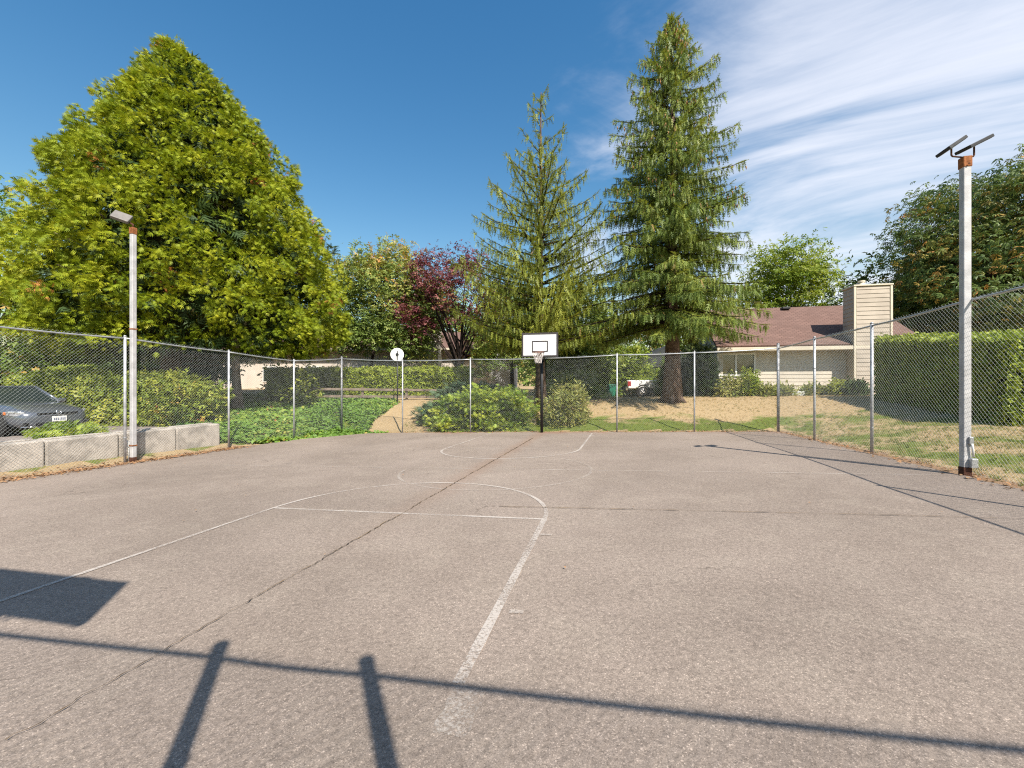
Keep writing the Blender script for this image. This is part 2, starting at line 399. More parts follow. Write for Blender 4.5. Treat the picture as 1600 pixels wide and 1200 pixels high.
M_NET = plain('net_cord', (0.68, 0.62, 0.58), 0.9, 0.0, 0.08, 9)
M_CONC = plain('concrete', (0.53, 0.475, 0.41), 0.92, 0, 0.2, 3.2, 0.5, 0.15, bscale=45)
M_PARK = plain('parking_asphalt', (0.27, 0.23, 0.205), 0.95, 0, 0.14, 1.6, 0.4, 0.15)
M_WHITE = plain('white_frame', (0.78, 0.77, 0.74), 0.5, 0, 0.04, 4)
M_SIDE = plain('cream_siding', (0.59, 0.53, 0.44), 0.75, 0, 0.06, 1.2, 0.12, 0.25, bscale=25)
M_CHIM = plain('beige_chimney_siding', (0.47, 0.405, 0.33), 0.75, 0, 0.07, 1.2, 0.12, 0.25, bscale=25)
M_TRIM = plain('cream_trim', (0.62, 0.55, 0.43), 0.6, 0, 0.05, 3)
M_PALE = plain('pale_stucco', (0.66, 0.58, 0.50), 0.85, 0, 0.06, 1.0, 0.2, 0.2)
M_GREYW = plain('grey_wall', (0.36, 0.35, 0.36), 0.85, 0, 0.06, 1.0)
M_BARK = plain('bark', (0.165, 0.115, 0.085), 0.95, 0, 0.25, 7, 1.0, 0.1, bscale=18, c2=(0.065, 0.042, 0.032))
M_BARKG = plain('grey_bark', (0.26, 0.20, 0.165), 0.95, 0, 0.25, 5, 1.0, 0.1, bscale=16, c2=(0.10, 0.072, 0.058))
M_BARKD = plain('dark_bark', (0.045, 0.034, 0.03), 0.95, 0, 0.2, 7, 0.8, 0.1, bscale=20)
M_TWIG = plain('pale_twigs', (0.36, 0.28, 0.17), 0.9, 0, 0.2, 6)
M_TIMBER = plain('weathered_timber', (0.24, 0.185, 0.15), 0.9, 0, 0.2, 4, 0.4, 0.15)
M_CONE = plain('spruce_cones', (0.36, 0.185, 0.075), 0.8, 0, 0.2, 9)
M_LITTER = leafmat('fallen_leaves', [(0, (0.32, 0.145, 0.06)), (.5, (0.36, 0.22, 0.115)), (1, (0.20, 0.125, 0.08))], 0.1, 0.8)
M_GLASS = plain('window_glass', (0.02, 0.03, 0.03), 0.08, 0, 0.05, 1, spec=0.9)
M_BIN = plain('green_plastic', (0.015, 0.16, 0.10), 0.5, 0, 0.1, 4)
M_TYRE = plain('tyre_rubber', (0.02, 0.02, 0.02), 0.85, 0, 0.15, 9)
M_ALLOY = plain('alloy', (0.62, 0.62, 0.63), 0.3, 0.8, 0.06, 9)
M_CAR = plain('grey_car_paint', (0.13, 0.145, 0.17), 0.25, 0.45, 0.04, 2, coat=1.0)
M_TRUCK = plain('white_truck_paint', (0.78, 0.78, 0.79), 0.3, 0, 0.03, 2, coat=0.6)
M_DARK = plain('dark_plastic', (0.012, 0.012, 0.013), 0.5, 0, 0.1, 6)
M_CHROME = plain('chrome', (0.72, 0.73, 0.75), 0.16, 1.0, 0.03, 6)
M_HEADL = plain('headlight_lens', (0.55, 0.57, 0.6), 0.1, 0.25, 0.35, 14, spec=0.9, coat=1.0)
M_AMBER = plain('amber_lens', (0.62, 0.17, 0.03), 0.3, 0, 0.1, 6, spec=0.7)
M_RED = plain('red_lens', (0.35, 0.02, 0.02), 0.25, 0, 0.1, 6, spec=0.7)
M_SLATE = plain('pale_slab', (0.52, 0.54, 0.51), 0.9, 0, 0.1, 3, 0.3)
M_BLUEW = plain('blue_grey_wall', (0.16, 0.19, 0.27), 0.8, 0, 0.1, 2)
M_DROOF = plain('dark_roofing', (0.05, 0.055, 0.055), 0.9, 0, 0.2, 3, 0.4)
def roof_material():
    m, t, b, out = material('red_brown_shingles')
    tc = t.add('ShaderNodeTexCoord'); P = tc.outputs['Object']
    br = t.add('ShaderNodeTexBrick'); br.offset = 0.5
    br.inputs['Color1'].default_value = (0.20, 0.122, 0.100, 1); br.inputs['Color2'].default_value = (0.14, 0.085, 0.070, 1); br.inputs['Mortar'].default_value = (0.07, 0.042, 0.036, 1)
    br.inputs['Scale'].default_value = 1.0; br.inputs['Mortar Size'].default_value = 0.012; br.inputs['Brick Width'].default_value = 0.3; br.inputs['Row Height'].default_value = 0.15
    t.link(P, br.inputs['Vector'])
    n = t.noise(P, 1.3, 5, 0.6)
    t.link(t.mix(t.math('MULTIPLY', n, 0.7), br.outputs[0], (0.19, 0.125, 0.105)), b.inputs['Base Color']); b.inputs['Roughness'].default_value = 0.95; b.inputs['Specular IOR Level'].default_value = 0.1
    bp = t.add('ShaderNodeBump'); bp.inputs['Strength'].default_value = 0.6; bp.inputs['Distance'].default_value = 0.02
    t.link(br.outputs[1], bp.inputs['Height']); bp.invert = True; t.link(bp.outputs[0], b.inputs['Normal'])
    return m
M_ROOF = roof_material()

L_CEDAR = leafmat('cedar_sprays', [(0, (0.530, 0.223, 0.069)), (.045, (0.488, 0.265, 0.064)), (.06, (0.154, 0.217, 0.015)), (.5, (0.281, 0.334, 0.019)), (1, (0.435, 0.435, 0.028))], 0.3, 0.55, 0.25)
L_SPRUCE = leafmat('spruce_needles', [(0, (0.309, 0.213, 0.077)), (.06, (0.107, 0.164, 0.034)), (.5, (0.204, 0.261, 0.051)), (1, (0.329, 0.356, 0.068))], 0.25, 0.5, 0.3)
L_SPRUCE2 = leafmat('olive_spruce_needles', [(0, (0.230, 0.149, 0.057)), (.06, (0.149, 0.190, 0.034)), (.5, (0.247, 0.282, 0.041)), (1, (0.368, 0.374, 0.057))], 0.28, 0.5, 0.3)
L_GREEN = leafmat('mid_green_leaves', [(0, (0.506, 0.338, 0.085)), (.05, (0.119, 0.186, 0.034)), (.5, (0.186, 0.270, 0.051)), (1, (0.321, 0.371, 0.076))], 0.35)
L_LIGHT = leafmat('light_green_leaves', [(0, (0.156, 0.234, 0.026)), (.6, (0.260, 0.325, 0.039)), (1, (0.364, 0.390, 0.065))], 0.4)
L_MAPLE = leafmat('turning_leaves', [(0, (0.140, 0.211, 0.047)), (.5, (0.234, 0.296, 0.070)), (.72, (0.374, 0.374, 0.094)), (.86, (0.562, 0.421, 0.118)), (1, (0.655, 0.312, 0.094))], 0.35)
L_PLUM = leafmat('plum_leaves', [(0, (0.105, 0.028, 0.039)), (.6, (0.189, 0.056, 0.070)), (.85, (0.308, 0.105, 0.091)), (1, (0.336, 0.196, 0.084))], 0.3)
L_CHEST = leafmat('chestnut_leaves', [(0, (0.069, 0.115, 0.029)), (.55, (0.144, 0.201, 0.044)), (.75, (0.216, 0.208, 0.043)), (.9, (0.374, 0.245, 0.051)), (1, (0.489, 0.245, 0.071))], 0.3)
L_HEDGE = leafmat('clipped_hedge_leaves', [(0, (0.167, 0.243, 0.030)), (.5, (0.289, 0.354, 0.044)), (1, (0.447, 0.475, 0.064))], 0.3)
L_IVY = leafmat('ivy_leaves', [(0, (0.101, 0.194, 0.037)), (.5, (0.169, 0.288, 0.051)), (.85, (0.304, 0.389, 0.068)), (.96, (0.456, 0.405, 0.101)), (1, (0.607, 0.236, 0.101))], 0.3)
L_LAUREL = leafmat('rusty_laurel_leaves', [(0, (0.132, 0.206, 0.033)), (.5, (0.248, 0.305, 0.046)), (.85, (0.395, 0.387, 0.057)), (.95, (0.494, 0.281, 0.074)), (1, (0.626, 0.165, 0.083))], 0.3)
L_JUN = leafmat('juniper_sprays', [(0, (0.149, 0.253, 0.046)), (.5, (0.310, 0.402, 0.057)), (1, (0.483, 0.506, 0.069))], 0.3)
L_JUNB = leafmat('blue_juniper_sprays', [(0, (0.065, 0.124, 0.065)), (1, (0.137, 0.202, 0.098))], 0.2)
L_TANSH = leafmat('dry_shrub_leaves', [(0, (0.17, 0.225, 0.05)), (.5, (0.29, 0.31, 0.085)), (1, (0.44, 0.38, 0.12))], 0.3)
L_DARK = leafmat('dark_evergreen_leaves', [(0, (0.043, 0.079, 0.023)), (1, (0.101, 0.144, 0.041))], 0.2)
L_GRASS = leafmat('grass_blades', [(0, (0.09, 0.14, 0.022)), (.45, (0.16, 0.19, 0.04)), (.6, (0.32, 0.25, 0.10)), (1, (0.44, 0.32, 0.16))], 0.3, 0.7, 0.15)

# ------------------------------------------------------------------ ground, court, lines
def in_poly(x, y, poly):
    x = np.asarray(x); y = np.asarray(y); r = np.zeros(x.shape, bool); n = len(poly)
    for i in range(n):
        (x0, y0), (x1, y1) = poly[i], poly[(i + 1) % n]
        c = ((y0 > y) != (y1 > y)) & (x < (x1 - x0) * (y - y0) / (y1 - y0 + 1e-12) + x0)
        r ^= c
    return r
IVY = [(-9.6, 12.9), (-8.5, 14.6), (-7.95, 16.2), (-6.5, 17.85), (-5.3, 18.05), (-6.45, 18.7), (-6.05, 22.8), (-7, 24.5), (-17, 24.3), (-17, 16.6), (-12.3, 15.6), (-10.6, 13.4)]
PATH = [(-6.4, 18.4), (-4.0, 17.6), (-3.0, 19.5), (-3.4, 23.6), (-6.3, 23.4)]
PARKING = [(-10.6, 13.6), (-13.6, 1.0), (-30, 1.0), (-30, 15.4), (-12.5, 15.4)]
def make_ground():
    xs = np.concatenate([[-400, -250, -160, -110, -80, -60, -48, -40, -34], np.arange(-30, 32.1, 0.3), [36, 42, 50, 62, 80, 110, 160, 250, 400]])
    ys = np.concatenate([[-300, -160, -80, -40, -20, -12], np.arange(-8, 38.1, 0.3), [41, 45, 50, 58, 70, 90, 120, 160, 250, 400, 700]])
    X, Y = np.meshgrid(xs, ys); Z = H(X, Y)
    Z = Z + np.where(outside(X, Y) > 0.6, rng.normal(0, 0.012, X.shape), 0)
    d = outside(X, Y)
    bd = (X + 7.64) * 0.255 + (Y - 18.83) * 0.967
    dry = 0.5 + np.zeros_like(X)
    dry = np.where(bd > 0, 0.2 + np.clip((bd - 0.9) / 2.2, 0, 1) * 0.72, dry)
    rd = (X - 7.14) * 0.968 - (Y - 6.62) * 0.2513
    right = (rd > 0) & (bd < 1.5)
    dry = np.where(right, 0.46 + 0.1 * np.clip(rd / 3, 0, 1), dry)
    dry = np.where((X > 8) & (bd > 0) & (Y > 17.5), np.maximum(dry, 0.78), dry)
    dry = np.where(d < 0.35, 1.5, dry)
    dry = np.where(in_poly(X, Y, PATH), 1.12, dry)
    dry = np.where(in_poly(X, Y, IVY), 0.15, dry)
    dry = np.where((Y > 25) & (X < 25), np.maximum(dry, 0.8), dry)
    pk = in_poly(X, Y, PARKING); Z = np.where(pk, np.minimum(Z, -0.14), Z)
    nx = len(xs); ny = len(ys)
    i = np.arange((nx) * (ny)).reshape(ny, nx)
    F = np.stack([i[:-1, :-1], i[:-1, 1:], i[1:, 1:], i[1:, :-1]], -1).reshape(-1, 4)
    o = np_obj('ground', np.stack([X, Y, Z], -1).reshape(-1, 3), F, M_GROUND, smooth=True)
    a = o.data.attributes.new('dry', 'FLOAT', 'POINT'); a.data.foreach_set('value', dry.ravel().astype(np.float32))
    prop(o, 'dry patchy lawn and bare soil round the court', None, None, 'structure')
make_ground()

def jline(a, b, step, amp):
    n = max(2, int(math.dist(a, b) / step)); out = []
    for k in range(n):
        t = k / n; out.append((a[0] + (b[0] - a[0]) * t + random.gauss(0, amp), a[1] + (b[1] - a[1]) * t + random.gauss(0, amp)))
    return out
poly = []
for a, b in [((-13.1, -4), (-9.35, 11.9)), ((-9.35, 11.9), (-8.06, 16.0)), ((-8.06, 16.0), (-6.3, 18.0)), ((-6.3, 18.0), (-4.6, 17.95)), ((-4.6, 17.95), (9.08, 14.36)), ((9.08, 14.36), (4.3, -4)), ((4.3, -4), (-13.1, -4))]:
    poly += jline(a, b, 0.18, 0.022)
court = MB(); court.add([(x, y, court_z(x, y)) for x, y in poly], [list(range(len(poly)))[::-1]])
COURT = court.build('court', M_ASPH); prop(COURT, 'worn grey asphalt basketball court', None, None, 'structure')
pl = MB(); pl.add([(x, y, -0.10) for x, y in [(-10.75, 13.2), (-13.6, 1.0), (-30, 1.0), (-30, 15.2), (-12.7, 15.2)]], [(0, 4, 3, 2, 1)])
prop(pl.build('parking_lot', M_PARK), 'pale asphalt parking lot beside the court', None, None, 'structure')

def ribbon(pts, w, dz, name, mat, parent=COURT, jit=0.0, taper=False):
    """flat strip of width w along ground points"""
    pts = [Vector((p[0], p[1], 0)) for p in pts]; vs = []; fs = []; m = len(pts)
    for i, p in enumerate(pts):
        d = (pts[min(i + 1, m - 1)] - pts[max(i - 1, 0)]).normalized(); n = Vector((-d.y, d.x, 0))
        hw = (w if not hasattr(w, '__len__') else w[i]) / 2 * (1 + random.uniform(-jit, jit))
        for s in (-1, 1):
            q = p + n * hw * s; vs.append((q.x, q.y, court_z(q.x, q.y) + dz))
    for i in range(m - 1): fs.append((2 * i, 2 * i + 2, 2 * i + 3, 2 * i + 1))
    return MB().add(vs, fs).build(name, mat, parent)
def lerp2(a, b, n): return [(a[0] + (b[0] - a[0]) * k / n, a[1] + (b[1] - a[1]) * k / n) for k in range(n + 1)]
LW = 0.05
FTL = on_court(428, 794); FTR = on_court(851, 811.6)
mid = Vector(((FTL[0] + FTR[0]) / 2, (FTL[1] + FTR[1]) / 2, 0)); half = math.dist(FTL[:2], FTR[:2]) / 2
fx = Vector((FTR[0] - FTL[0], FTR[1] - FTL[1], 0)).normalized(); fy = Vector((-fx.y, fx.x, 0))
def circ(c, r, a0, a1, n=40): return [tuple((c + fx * r * math.cos(R_(a0 + (a1 - a0) * k / n)) + fy * r * math.sin(R_(a0 + (a1 - a0) * k / n))).xy) for k in range(n + 1)]
ribbon(lerp2(FTL, FTR, 20), LW, .0045, 'free_throw_line', M_PAINT, jit=.08)
ribbon(circ(mid, half, 0, 180), LW, .0065, 'free_throw_arc', M_PAINT, jit=.08)
ribbon(lerp2(FTL, on_court(-60, 961), 16), LW, .0085, 'lane_line', M_PAINT, jit=.08)
ribbon(lerp2(FTR, on_court(716, 1070), 16), 0.062, .0085, 'lane_line', M_PAINT, jit=.08)
ribbon(lerp2(on_court(735, 1078), on_court(700, 1150), 6), 0.16, .0045, 'baseline_paint', M_PAINT2, jit=.15)
for (u, v) in ((832, 836), (788, 957)):
    ribbon(lerp2(on_court(u + 8, v), on_court(u + 30, v + 1), 2), 0.045, .0105, 'lane_tick', M_PAINT2)
hl = (on_court(350, 727), on_court(1480, 742.5))
ribbon(lerp2(*hl, 40), 0.055, .0045, 'half_court_line', M_PAINT2, jit=.08)
cc = Vector((*on_court(775, 733.6)[:2], 0)); ribbon(circ(cc, 1.83, 0, 360, 60), 0.05, .0065, 'centre_circle', M_PAINT2, jit=.08)
fl, fr = on_court(700, 699.9), on_court(906, 702.2)
m2 = Vector(((fl[0] + fr[0]) / 2, (fl[1] + fr[1]) / 2, 0))
ribbon(lerp2(fl, fr, 20), 0.055, .0045, 'free_throw_line', M_PAINT2, jit=.08)
ribbon(circ(m2, math.dist(fl[:2], fr[:2]) / 2, 180, 360), 0.06, .0065, 'free_throw_arc', M_PAINT, jit=.08)
ribbon(lerp2(fl, on_court(768, 677), 16), 0.055, .0085, 'lane_line', M_PAINT, jit=.08)
ribbon(lerp2(fr, on_court(925, 677.5), 16), 0.055, .0085, 'lane_line', M_PAINT, jit=.08)
ribbon(lerp2(on_court(915, 680.5), on_court(928, 681), 4), 0.09, .0105, 'lane_tick', M_PAINT)
def crack(a, b, n, w0, w1, amp, name='crack'):
    pts = []; off = 0
    for k in range(n + 1):
        t = k / n; off = 0.5 * off + random.gauss(0, amp); pts.append((a[0] + (b[0] - a[0]) * t + off, a[1] + (b[1] - a[1]) * t))
    w = [w0 + (w1 - w0) * k / n for k in range(n + 1)]; w = [q * (random.uniform(0.3, 1.7) if math.sin(i * .31) + math.sin(i * .083 + 1) > -1.1 else .45) for i, q in enumerate(w)]
    return ribbon(pts, w, .0125, name, M_CRACK)
crack(on_court(10, 1160), on_court(833, 684.5), 420, 0.005, 0.02, 0.007)
crack(on_court(780, 792), on_court(1440, 807), 70, 0.012, 0.008, 0.006)
crack(on_court(1440, 807), on_court(1600, 812), 20, 0.008, 0.004, 0.006)

# ------------------------------------------------------------------ chain-link fences
def wires(P0, P1, h0, h1, pitch=0.0735, r=0.0016, over=0.045):
    """two families of diagonal wires between base points P0 and P1 (mesh height h)"""
    P0 = np.array(P0, float); P1 = np.array(P1, float); Lh = math.hypot(*(P1 - P0)[:2]); h = (h0 + h1) / 2 + over
    A = []; B = []
    for sgn in (1, -1):
        for c in np.arange(-h, Lh + h, pitch):
            # s = c + sgn*z , z in [0,h], s in [0,L]
            zs = [0.02, h]
            za, zb = (0 - c) * sgn, (Lh - c) * sgn
            lo = max(zs[0], min(za, zb)); hi = min(zs[1], max(za, zb))
            if hi - lo < 0.03: continue
            A.append((c + sgn * lo, lo, sgn)); B.append((c + sgn * hi, hi, sgn))
    A = np.array(A); B = np.array(B)
    dirh = (P1 - P0) / Lh; nn = np.array([-dirh[1], dirh[0], 0]); nn /= np.linalg.norm(nn)
    def to3(q):
        t = q[:, 0] / Lh; hh = (h0 + (h1 - h0) * t + over) / h
        p = P0 + (P1 - P0) * t[:, None]; p[:, 2] += q[:, 1] * hh
        return p + nn * (q[:, 2] * r * 0.8)[:, None]
    a, b = to3(A), to3(B); d = nrmz(b - a); s1 = nrmz(np.cross(d, nn)); s2 = np.broadcast_to(nn, s1.shape)
    V = []
    for end in (a, b):
        for k in range(3):
            t = 2 * math.pi * k / 3; V.append(end + s1 * r * math.cos(t) + s2 * r * math.sin(t))
    V = np.stack(V, 1); N = len(a)
    T = np.array([(0, 1, 4, 3), (1, 2, 5, 4), (2, 0, 3, 5)])
    return V.reshape(-1, 3), (T[None] + (np.arange(N) * 6)[:, None, None]).reshape(-1, 4)
def fence(label, posts, rail_r=0.0185, group=None, rail_drop=0.04, off=0.03, gate=None):
    """posts: (x, y, zbase, ztop, radius)"""
    x0, y0, z0 = posts[0][:3]
    t = thing('chain_link_fence', label, 'fence', (x0, y0, z0), group=group)
    for pst in posts:
        x, y, zb, zt, r = pst[:5]
        p = MB().tube([(x, y, zb - 0.15), (x, y, zt)], r, 12).build('post', M_POST, t)
        MB().tube([(x, y, zt), (x, y, zt + .02), (x, y, zt + .035)], [r * 1.12, r * 1.05, r * .4], 12).build('post_cap', M_GALV, p)
        for q in (0.2, 0.45, 0.7):
            MB().ring((x, y, zb + (zt - zb) * q), (0, 0, 1), r * 1.05, 0.005, 12, 4).build('tie_band', M_GALV, p)
    for i in range(len(posts) - 1):
        a, b = posts[i], posts[i + 1]
        rl = MB(); n = 8; pts = []
        za, zb_ = min(a[3], a[3]) - rail_drop, b[3] - rail_drop
        za = a[5] if len(a) > 5 else za; zb_ = b[5] if len(b) > 5 else zb_
        for k in range(n + 1):
            q = k / n; pts.append((a[0] + (b[0] - a[0]) * q, a[1] + (b[1] - a[1]) * q, za + (zb_ - za) * q - 0.02 * math.sin(math.pi * q)))
        rl.tube(pts, rail_r, 10).build('top_rail', M_GALV, t)
        d = Vector((b[0] - a[0], b[1] - a[1], 0)).normalized(); n_ = Vector((-d.y, d.x, 0)) * off
        V, F = wires((a[0] + n_.x, a[1] + n_.y, a[2]), (b[0] + n_.x, b[1] + n_.y, b[2]), za - a[2], zb_ - b[2])
        prop(np_obj('chain_link_mesh', V, F, M_WIRE, t), kind='stuff')
    return t
def lf(Y): return (-12.12 + 0.238 * Y, Y)
def bf(u):
    a = (u - 800) / FPX; Y = (18.83 - 0.2637 * 7.64) / (1 + 0.2637 * a); return (a * Y, Y)
def rf(Y): return (5.42 + 0.2596 * Y, Y)
PR = 0.03
corner_l = (-7.64, 18.83, -0.62, 2.62, 0.045, 2.53)
left = []
for Y, zt in ((-0.2, 2.62), (2.5, 2.60), (5.2, 2.59), (7.9, 2.58), (10.45, 2.58), (13.28, 2.45), (16.0, 2.32)):
    x, y = lf(Y); left.append((x, y, court_z(x, y), zt, PR))
left.append(corner_l)
fence('galvanised chain link fence along concrete blocks and ivy, running towards the far corner', left)
back = [corner_l]
for u, v in ((629, 562.5), (735, 560), (847, 558.5), (964, 553), (1085, 549.5)):
    x, y = bf(u); back.append((x, y, court_z(x, y), CAMZ + (600 - v) / FPX * y, PR * 0.95))
corner_r = (9.13, 14.40, court_z(9.13, 14.4), 2.77, 0.045, 2.62)
back.append(corner_r)
fence('chain link fence across the far end behind the basketball hoop', back)
right = [corner_r]
for Y, zt in ((11.76, 2.70), (9.07, 2.70), (6.74, 2.76), (3.7, 2.80), (0.95, 2.84), (-1.4, 2.86)):
    x, y = rf(Y) if Y != 6.74 else (7.231, 6.70); right.append((x, y, court_z(x, y), zt, PR))
fence('chain link fence bordering the lawn and clipped hedge', right)
# near fence with its gate, just behind the viewer (only its shadow lies on the court)
nd = Vector((0.985, -0.172, 0)).normalized(); NP = Vector((0.05, -0.3, 0))
def nf(s): p = NP + nd * s; return (p.x, p.y)
near = []
for s, r, zt in ((-9.9, .04, 1.58), (-6.6, .03, 1.6), (-3.6, .03, 1.6), (-0.5, .042, 1.73), (0.41, .042, 1.73), (3.5, .03, 1.62), (4.9, .04, 1.62)):
    x, y = nf(s); near.append((x, y, court_z(x, y), CAMZ + zt, r, CAMZ + 1.60))
fence('chain link fence with a gate at the near end of the court', near)

# ------------------------------------------------------------------ flood light poles
def lamp_pole(base, h, label, heads, dark):
    x, y, z = base
    t = thing('floodlight_pole', label, 'lamp pole', base, group='floodlight poles beside the court')
    Mr = frame(EX, AX, Vector((0, 0, 1)))
    MB().box((x, y, z + h / 2 - .1), (0.102, 0.102, h - .1), Mr).build('pole', M_POLE, t, bevel=0.012)
    MB().box((x, y, z + 0.05), (0.114, 0.114, 0.16), Mr).build('rusty_foot', M_DKRUST, t, bevel=0.01)
    MB().box((x, y, z + h - 0.13), (0.118, 0.118, 0.17), Mr).build('rusty_cap', M_RUST, t, bevel=0.01)
    return t, Mr
# right pole
bx, by, _ = on_court(1508, 742); bz = court_z(bx, by)
tR, Mr = lamp_pole((bx, by, bz), 5.05, 'grey square lamp pole with two thin dark floodlights, in front of the hedge', 2, True)
ray = Vector((bx, by, bz + 5.1 - CAMZ)).normalized()
for (u0, v0, u1, v1) in ((1473, 238, 1500, 220), (1504, 235, 1540, 217)):
    p0 = Vector(pix(u0, v0, by)); p1 = Vector(pix(u1, v1, by)); a = (p1 - p0); L = a.length; a.normalize()
    bdir = (ray - a * ray.dot(a)).normalized(); n = a.cross(bdir)
    hd = MB().box((p0 + p1) / 2, (L, 0.24, 0.05), frame(a, bdir, n)).build('floodlight', M_LAMPD, tR, bevel=0.008)
    MB().box((p0 + p1) / 2 - n * 0.026 * (1 if n.z > 0 else -1), (L * .86, 0.2, 0.006), frame(a, bdir, n)).build('lens', M_LENS, hd)
    c = (p0 + p1) / 2; c2 = Vector((c.x, c.y, bz + 5.02))
    MB().tube([c - Vector((0, 0, 0.02)), c2 + Vector((0, 0, 0.02)), c2 * .92 + Vector((bx, by, bz + 5.0)) * .08, Vector((bx, by, bz + 5.0))], 0.012, 8).build('bracket_arm', M_DKRUST, tR)
f = -AX
MB().box(Vector((bx, by, bz + .55)) + f * .062 + EX * .03, (0.06, 0.05, 0.12), Mr).build('outlet_cover', M_GALV, tR, bevel=0.01)
MB().box(Vector((bx, by, bz + .2)) + f * .08 + EX * .05, (0.09, 0.07, 0.15), Mr).build('junction_box', M_GALV, tR, bevel=0.01)
MB().tube([Vector((bx, by, bz + .3)) + f * .085 + EX * .05, Vector((bx, by, bz + .42)) + f * .09 + EX * .04, Vector((bx, by, bz + .5)) + f * .085 + EX * .03], 0.014, 8).build('conduit', M_WHITE, tR)
MB().box(Vector((bx, by, bz + 4.87)) + f * .079, (0.02, 0.006, 0.02), Mr).build('bolt', M_DKRUST, tR)
# left pole
lx, ly, _ = on_court(208, 722); lz = court_z(lx, ly)
tL, Mr = lamp_pole((lx, ly, lz), 5.95, 'grey square lamp pole with floodlight, in front of the big cedar', 1, False)
c = Vector(pix(190, 339, ly - .1))
hx = Vector((0.86, 0.42, -0.28)).normalized(); hn = Vector((0.25, -0.75, 0.62)); hn = (hn - hx * hn.dot(hx)).normalized(); hy = hn.cross(hx)
hd = MB().box(c, (0.36, 0.27, 0.09), frame(hx, hy, hn)).build('floodlight', M_LAMP, tL, bevel=0.015)
MB().box(c - hn * 0.05, (0.31, 0.22, 0.012), frame(hx, hy, hn)).build('lens', M_LENS, hd)
MB().tube([c - hn * .04, Vector((lx, ly, lz + 5.98)), Vector((lx, ly, lz + 5.9))], 0.022, 8).build('bracket_arm', M_DKRUST, tL)
for hz in (0.42, 3.35):
    MB().box((lx, ly, lz + hz), (0.114, 0.114, 0.03), Mr).build('rusty_strap', M_RUST, tL)
MB().box(Vector((lx, ly, lz + .46)) - EX * .14 + f * .02, (0.1, 0.09, 0.15), Mr).build('junction_box', M_WHITE, tL, bevel=0.01)
MB().tube([Vector((lx, ly, lz)) - EX * .12 + f * .02, Vector((lx, ly, lz + .4)) - EX * .12 + f * .02], 0.014, 8).build('conduit', M_WHITE, tL)

# ------------------------------------------------------------------ basketball hoops
def hoop(base, out, label, pole_mat, reach=.47, bh=.80, lift=0.0, bw=1.30):
    """base: foot of the pole; out: horizontal direction from the pole to the court"""
    x, y, z = base; B = Vector(base); out = Vector(out).normalized(); side = Vector((out.y, -out.x, 0)); up = Vector((0, 0, 1))
    t = thing('basketball_hoop', label, 'basketball hoop', base, group='basketball hoops facing each other')
    MB().tube([B - up * .1, B + up * 3.1], 0.058, 14).build('pole', pole_mat, t)
    arm = MB()
    for s in (-.08, .08):
        arm.tube([B + up * 2.75 + side * s, B + up * 3.2 + out * (reach - .05) + side * s * 2.5], 0.022, 8)
        arm.tube([B + up * 3.08 + side * s, B + up * 3.62 + out * (reach - .05) + side * s * 2.5], 0.022, 8)
    arm.build('support_arm', pole_mat, t)
    Fm = frame(side, out, up); c = B + out * reach + up * (3.36 + (.80 - bh) / 2 + lift)
    bd = MB().box(c, (bw, 0.03, bh), Fm).build('backboard', M_BOARD, t)
    fr = MB()
    for s in (-1, 1):
        fr.box(c + side * s * (bw / 2 + .01) + out * .006, (0.06, 0.055, bh + .12), Fm)
        fr.box(c + up * s * (bh / 2 + .025) + out * .006, (bw - .038, 0.054, 0.055), Fm)
    fr.build('border', M_BFRAME, bd)
    sq = MB(); c2 = c + out * .018 - up * .06
    for s in (-1, 1):
        sq.box(c2 + side * s * .285, (0.045, 0.006, 0.42), Fm)
        sq.box(c2 + up * s * .19, (0.526, 0.0064, 0.045), Fm)
    sq.build('target_square', M_BFRAME, bd)
    rc = B + up * 3.05 + out * (reach + .015 + .15 + .23)
    rim = MB().ring(rc, up, 0.228, 0.013, 28, 8)
    rim.box(B + up * 3.05 + out * (reach + .09), (0.16, 0.16, 0.012), Fm); rim.box(B + up * 3.02 + out * (reach + .022), (0.16, 0.012, 0.16), Fm)
    rim.build('rim', M_RIM, t)
    net = MB(); n = 12
    prof = [(0, .225), (-.1, .19), (-.2, .15), (-.3, .125), (-.4, .12)]
    for k in range(n):
        for sg in (1, -1):
            pts = []
            for i, (dz, r) in enumerate(prof):
                a = 2 * math.pi * (k + sg * i * .5) / n; pts.append(rc + up * dz + (side * math.cos(a) + out * math.sin(a)) * r)
            net.tube(pts, 0.0062, 4, cap=False)
    net.build('net', M_NET, t)
    return t
hy = 16.28; hxp = (846.5 - 800) / FPX * hy
hoop((hxp, hy, court_z(hxp, hy)), (-0.218, -0.976, 0), 'basketball hoop with white rectangular backboard and black pole at the far fence', M_BLACK)
hoop((-2.47, 0.02, court_z(-2.47, 0.02)), (0.218, 0.976, 0), 'near basketball hoop whose backboard shadow lies on the asphalt', M_BLACK, .24, .62, .07, 1.75)

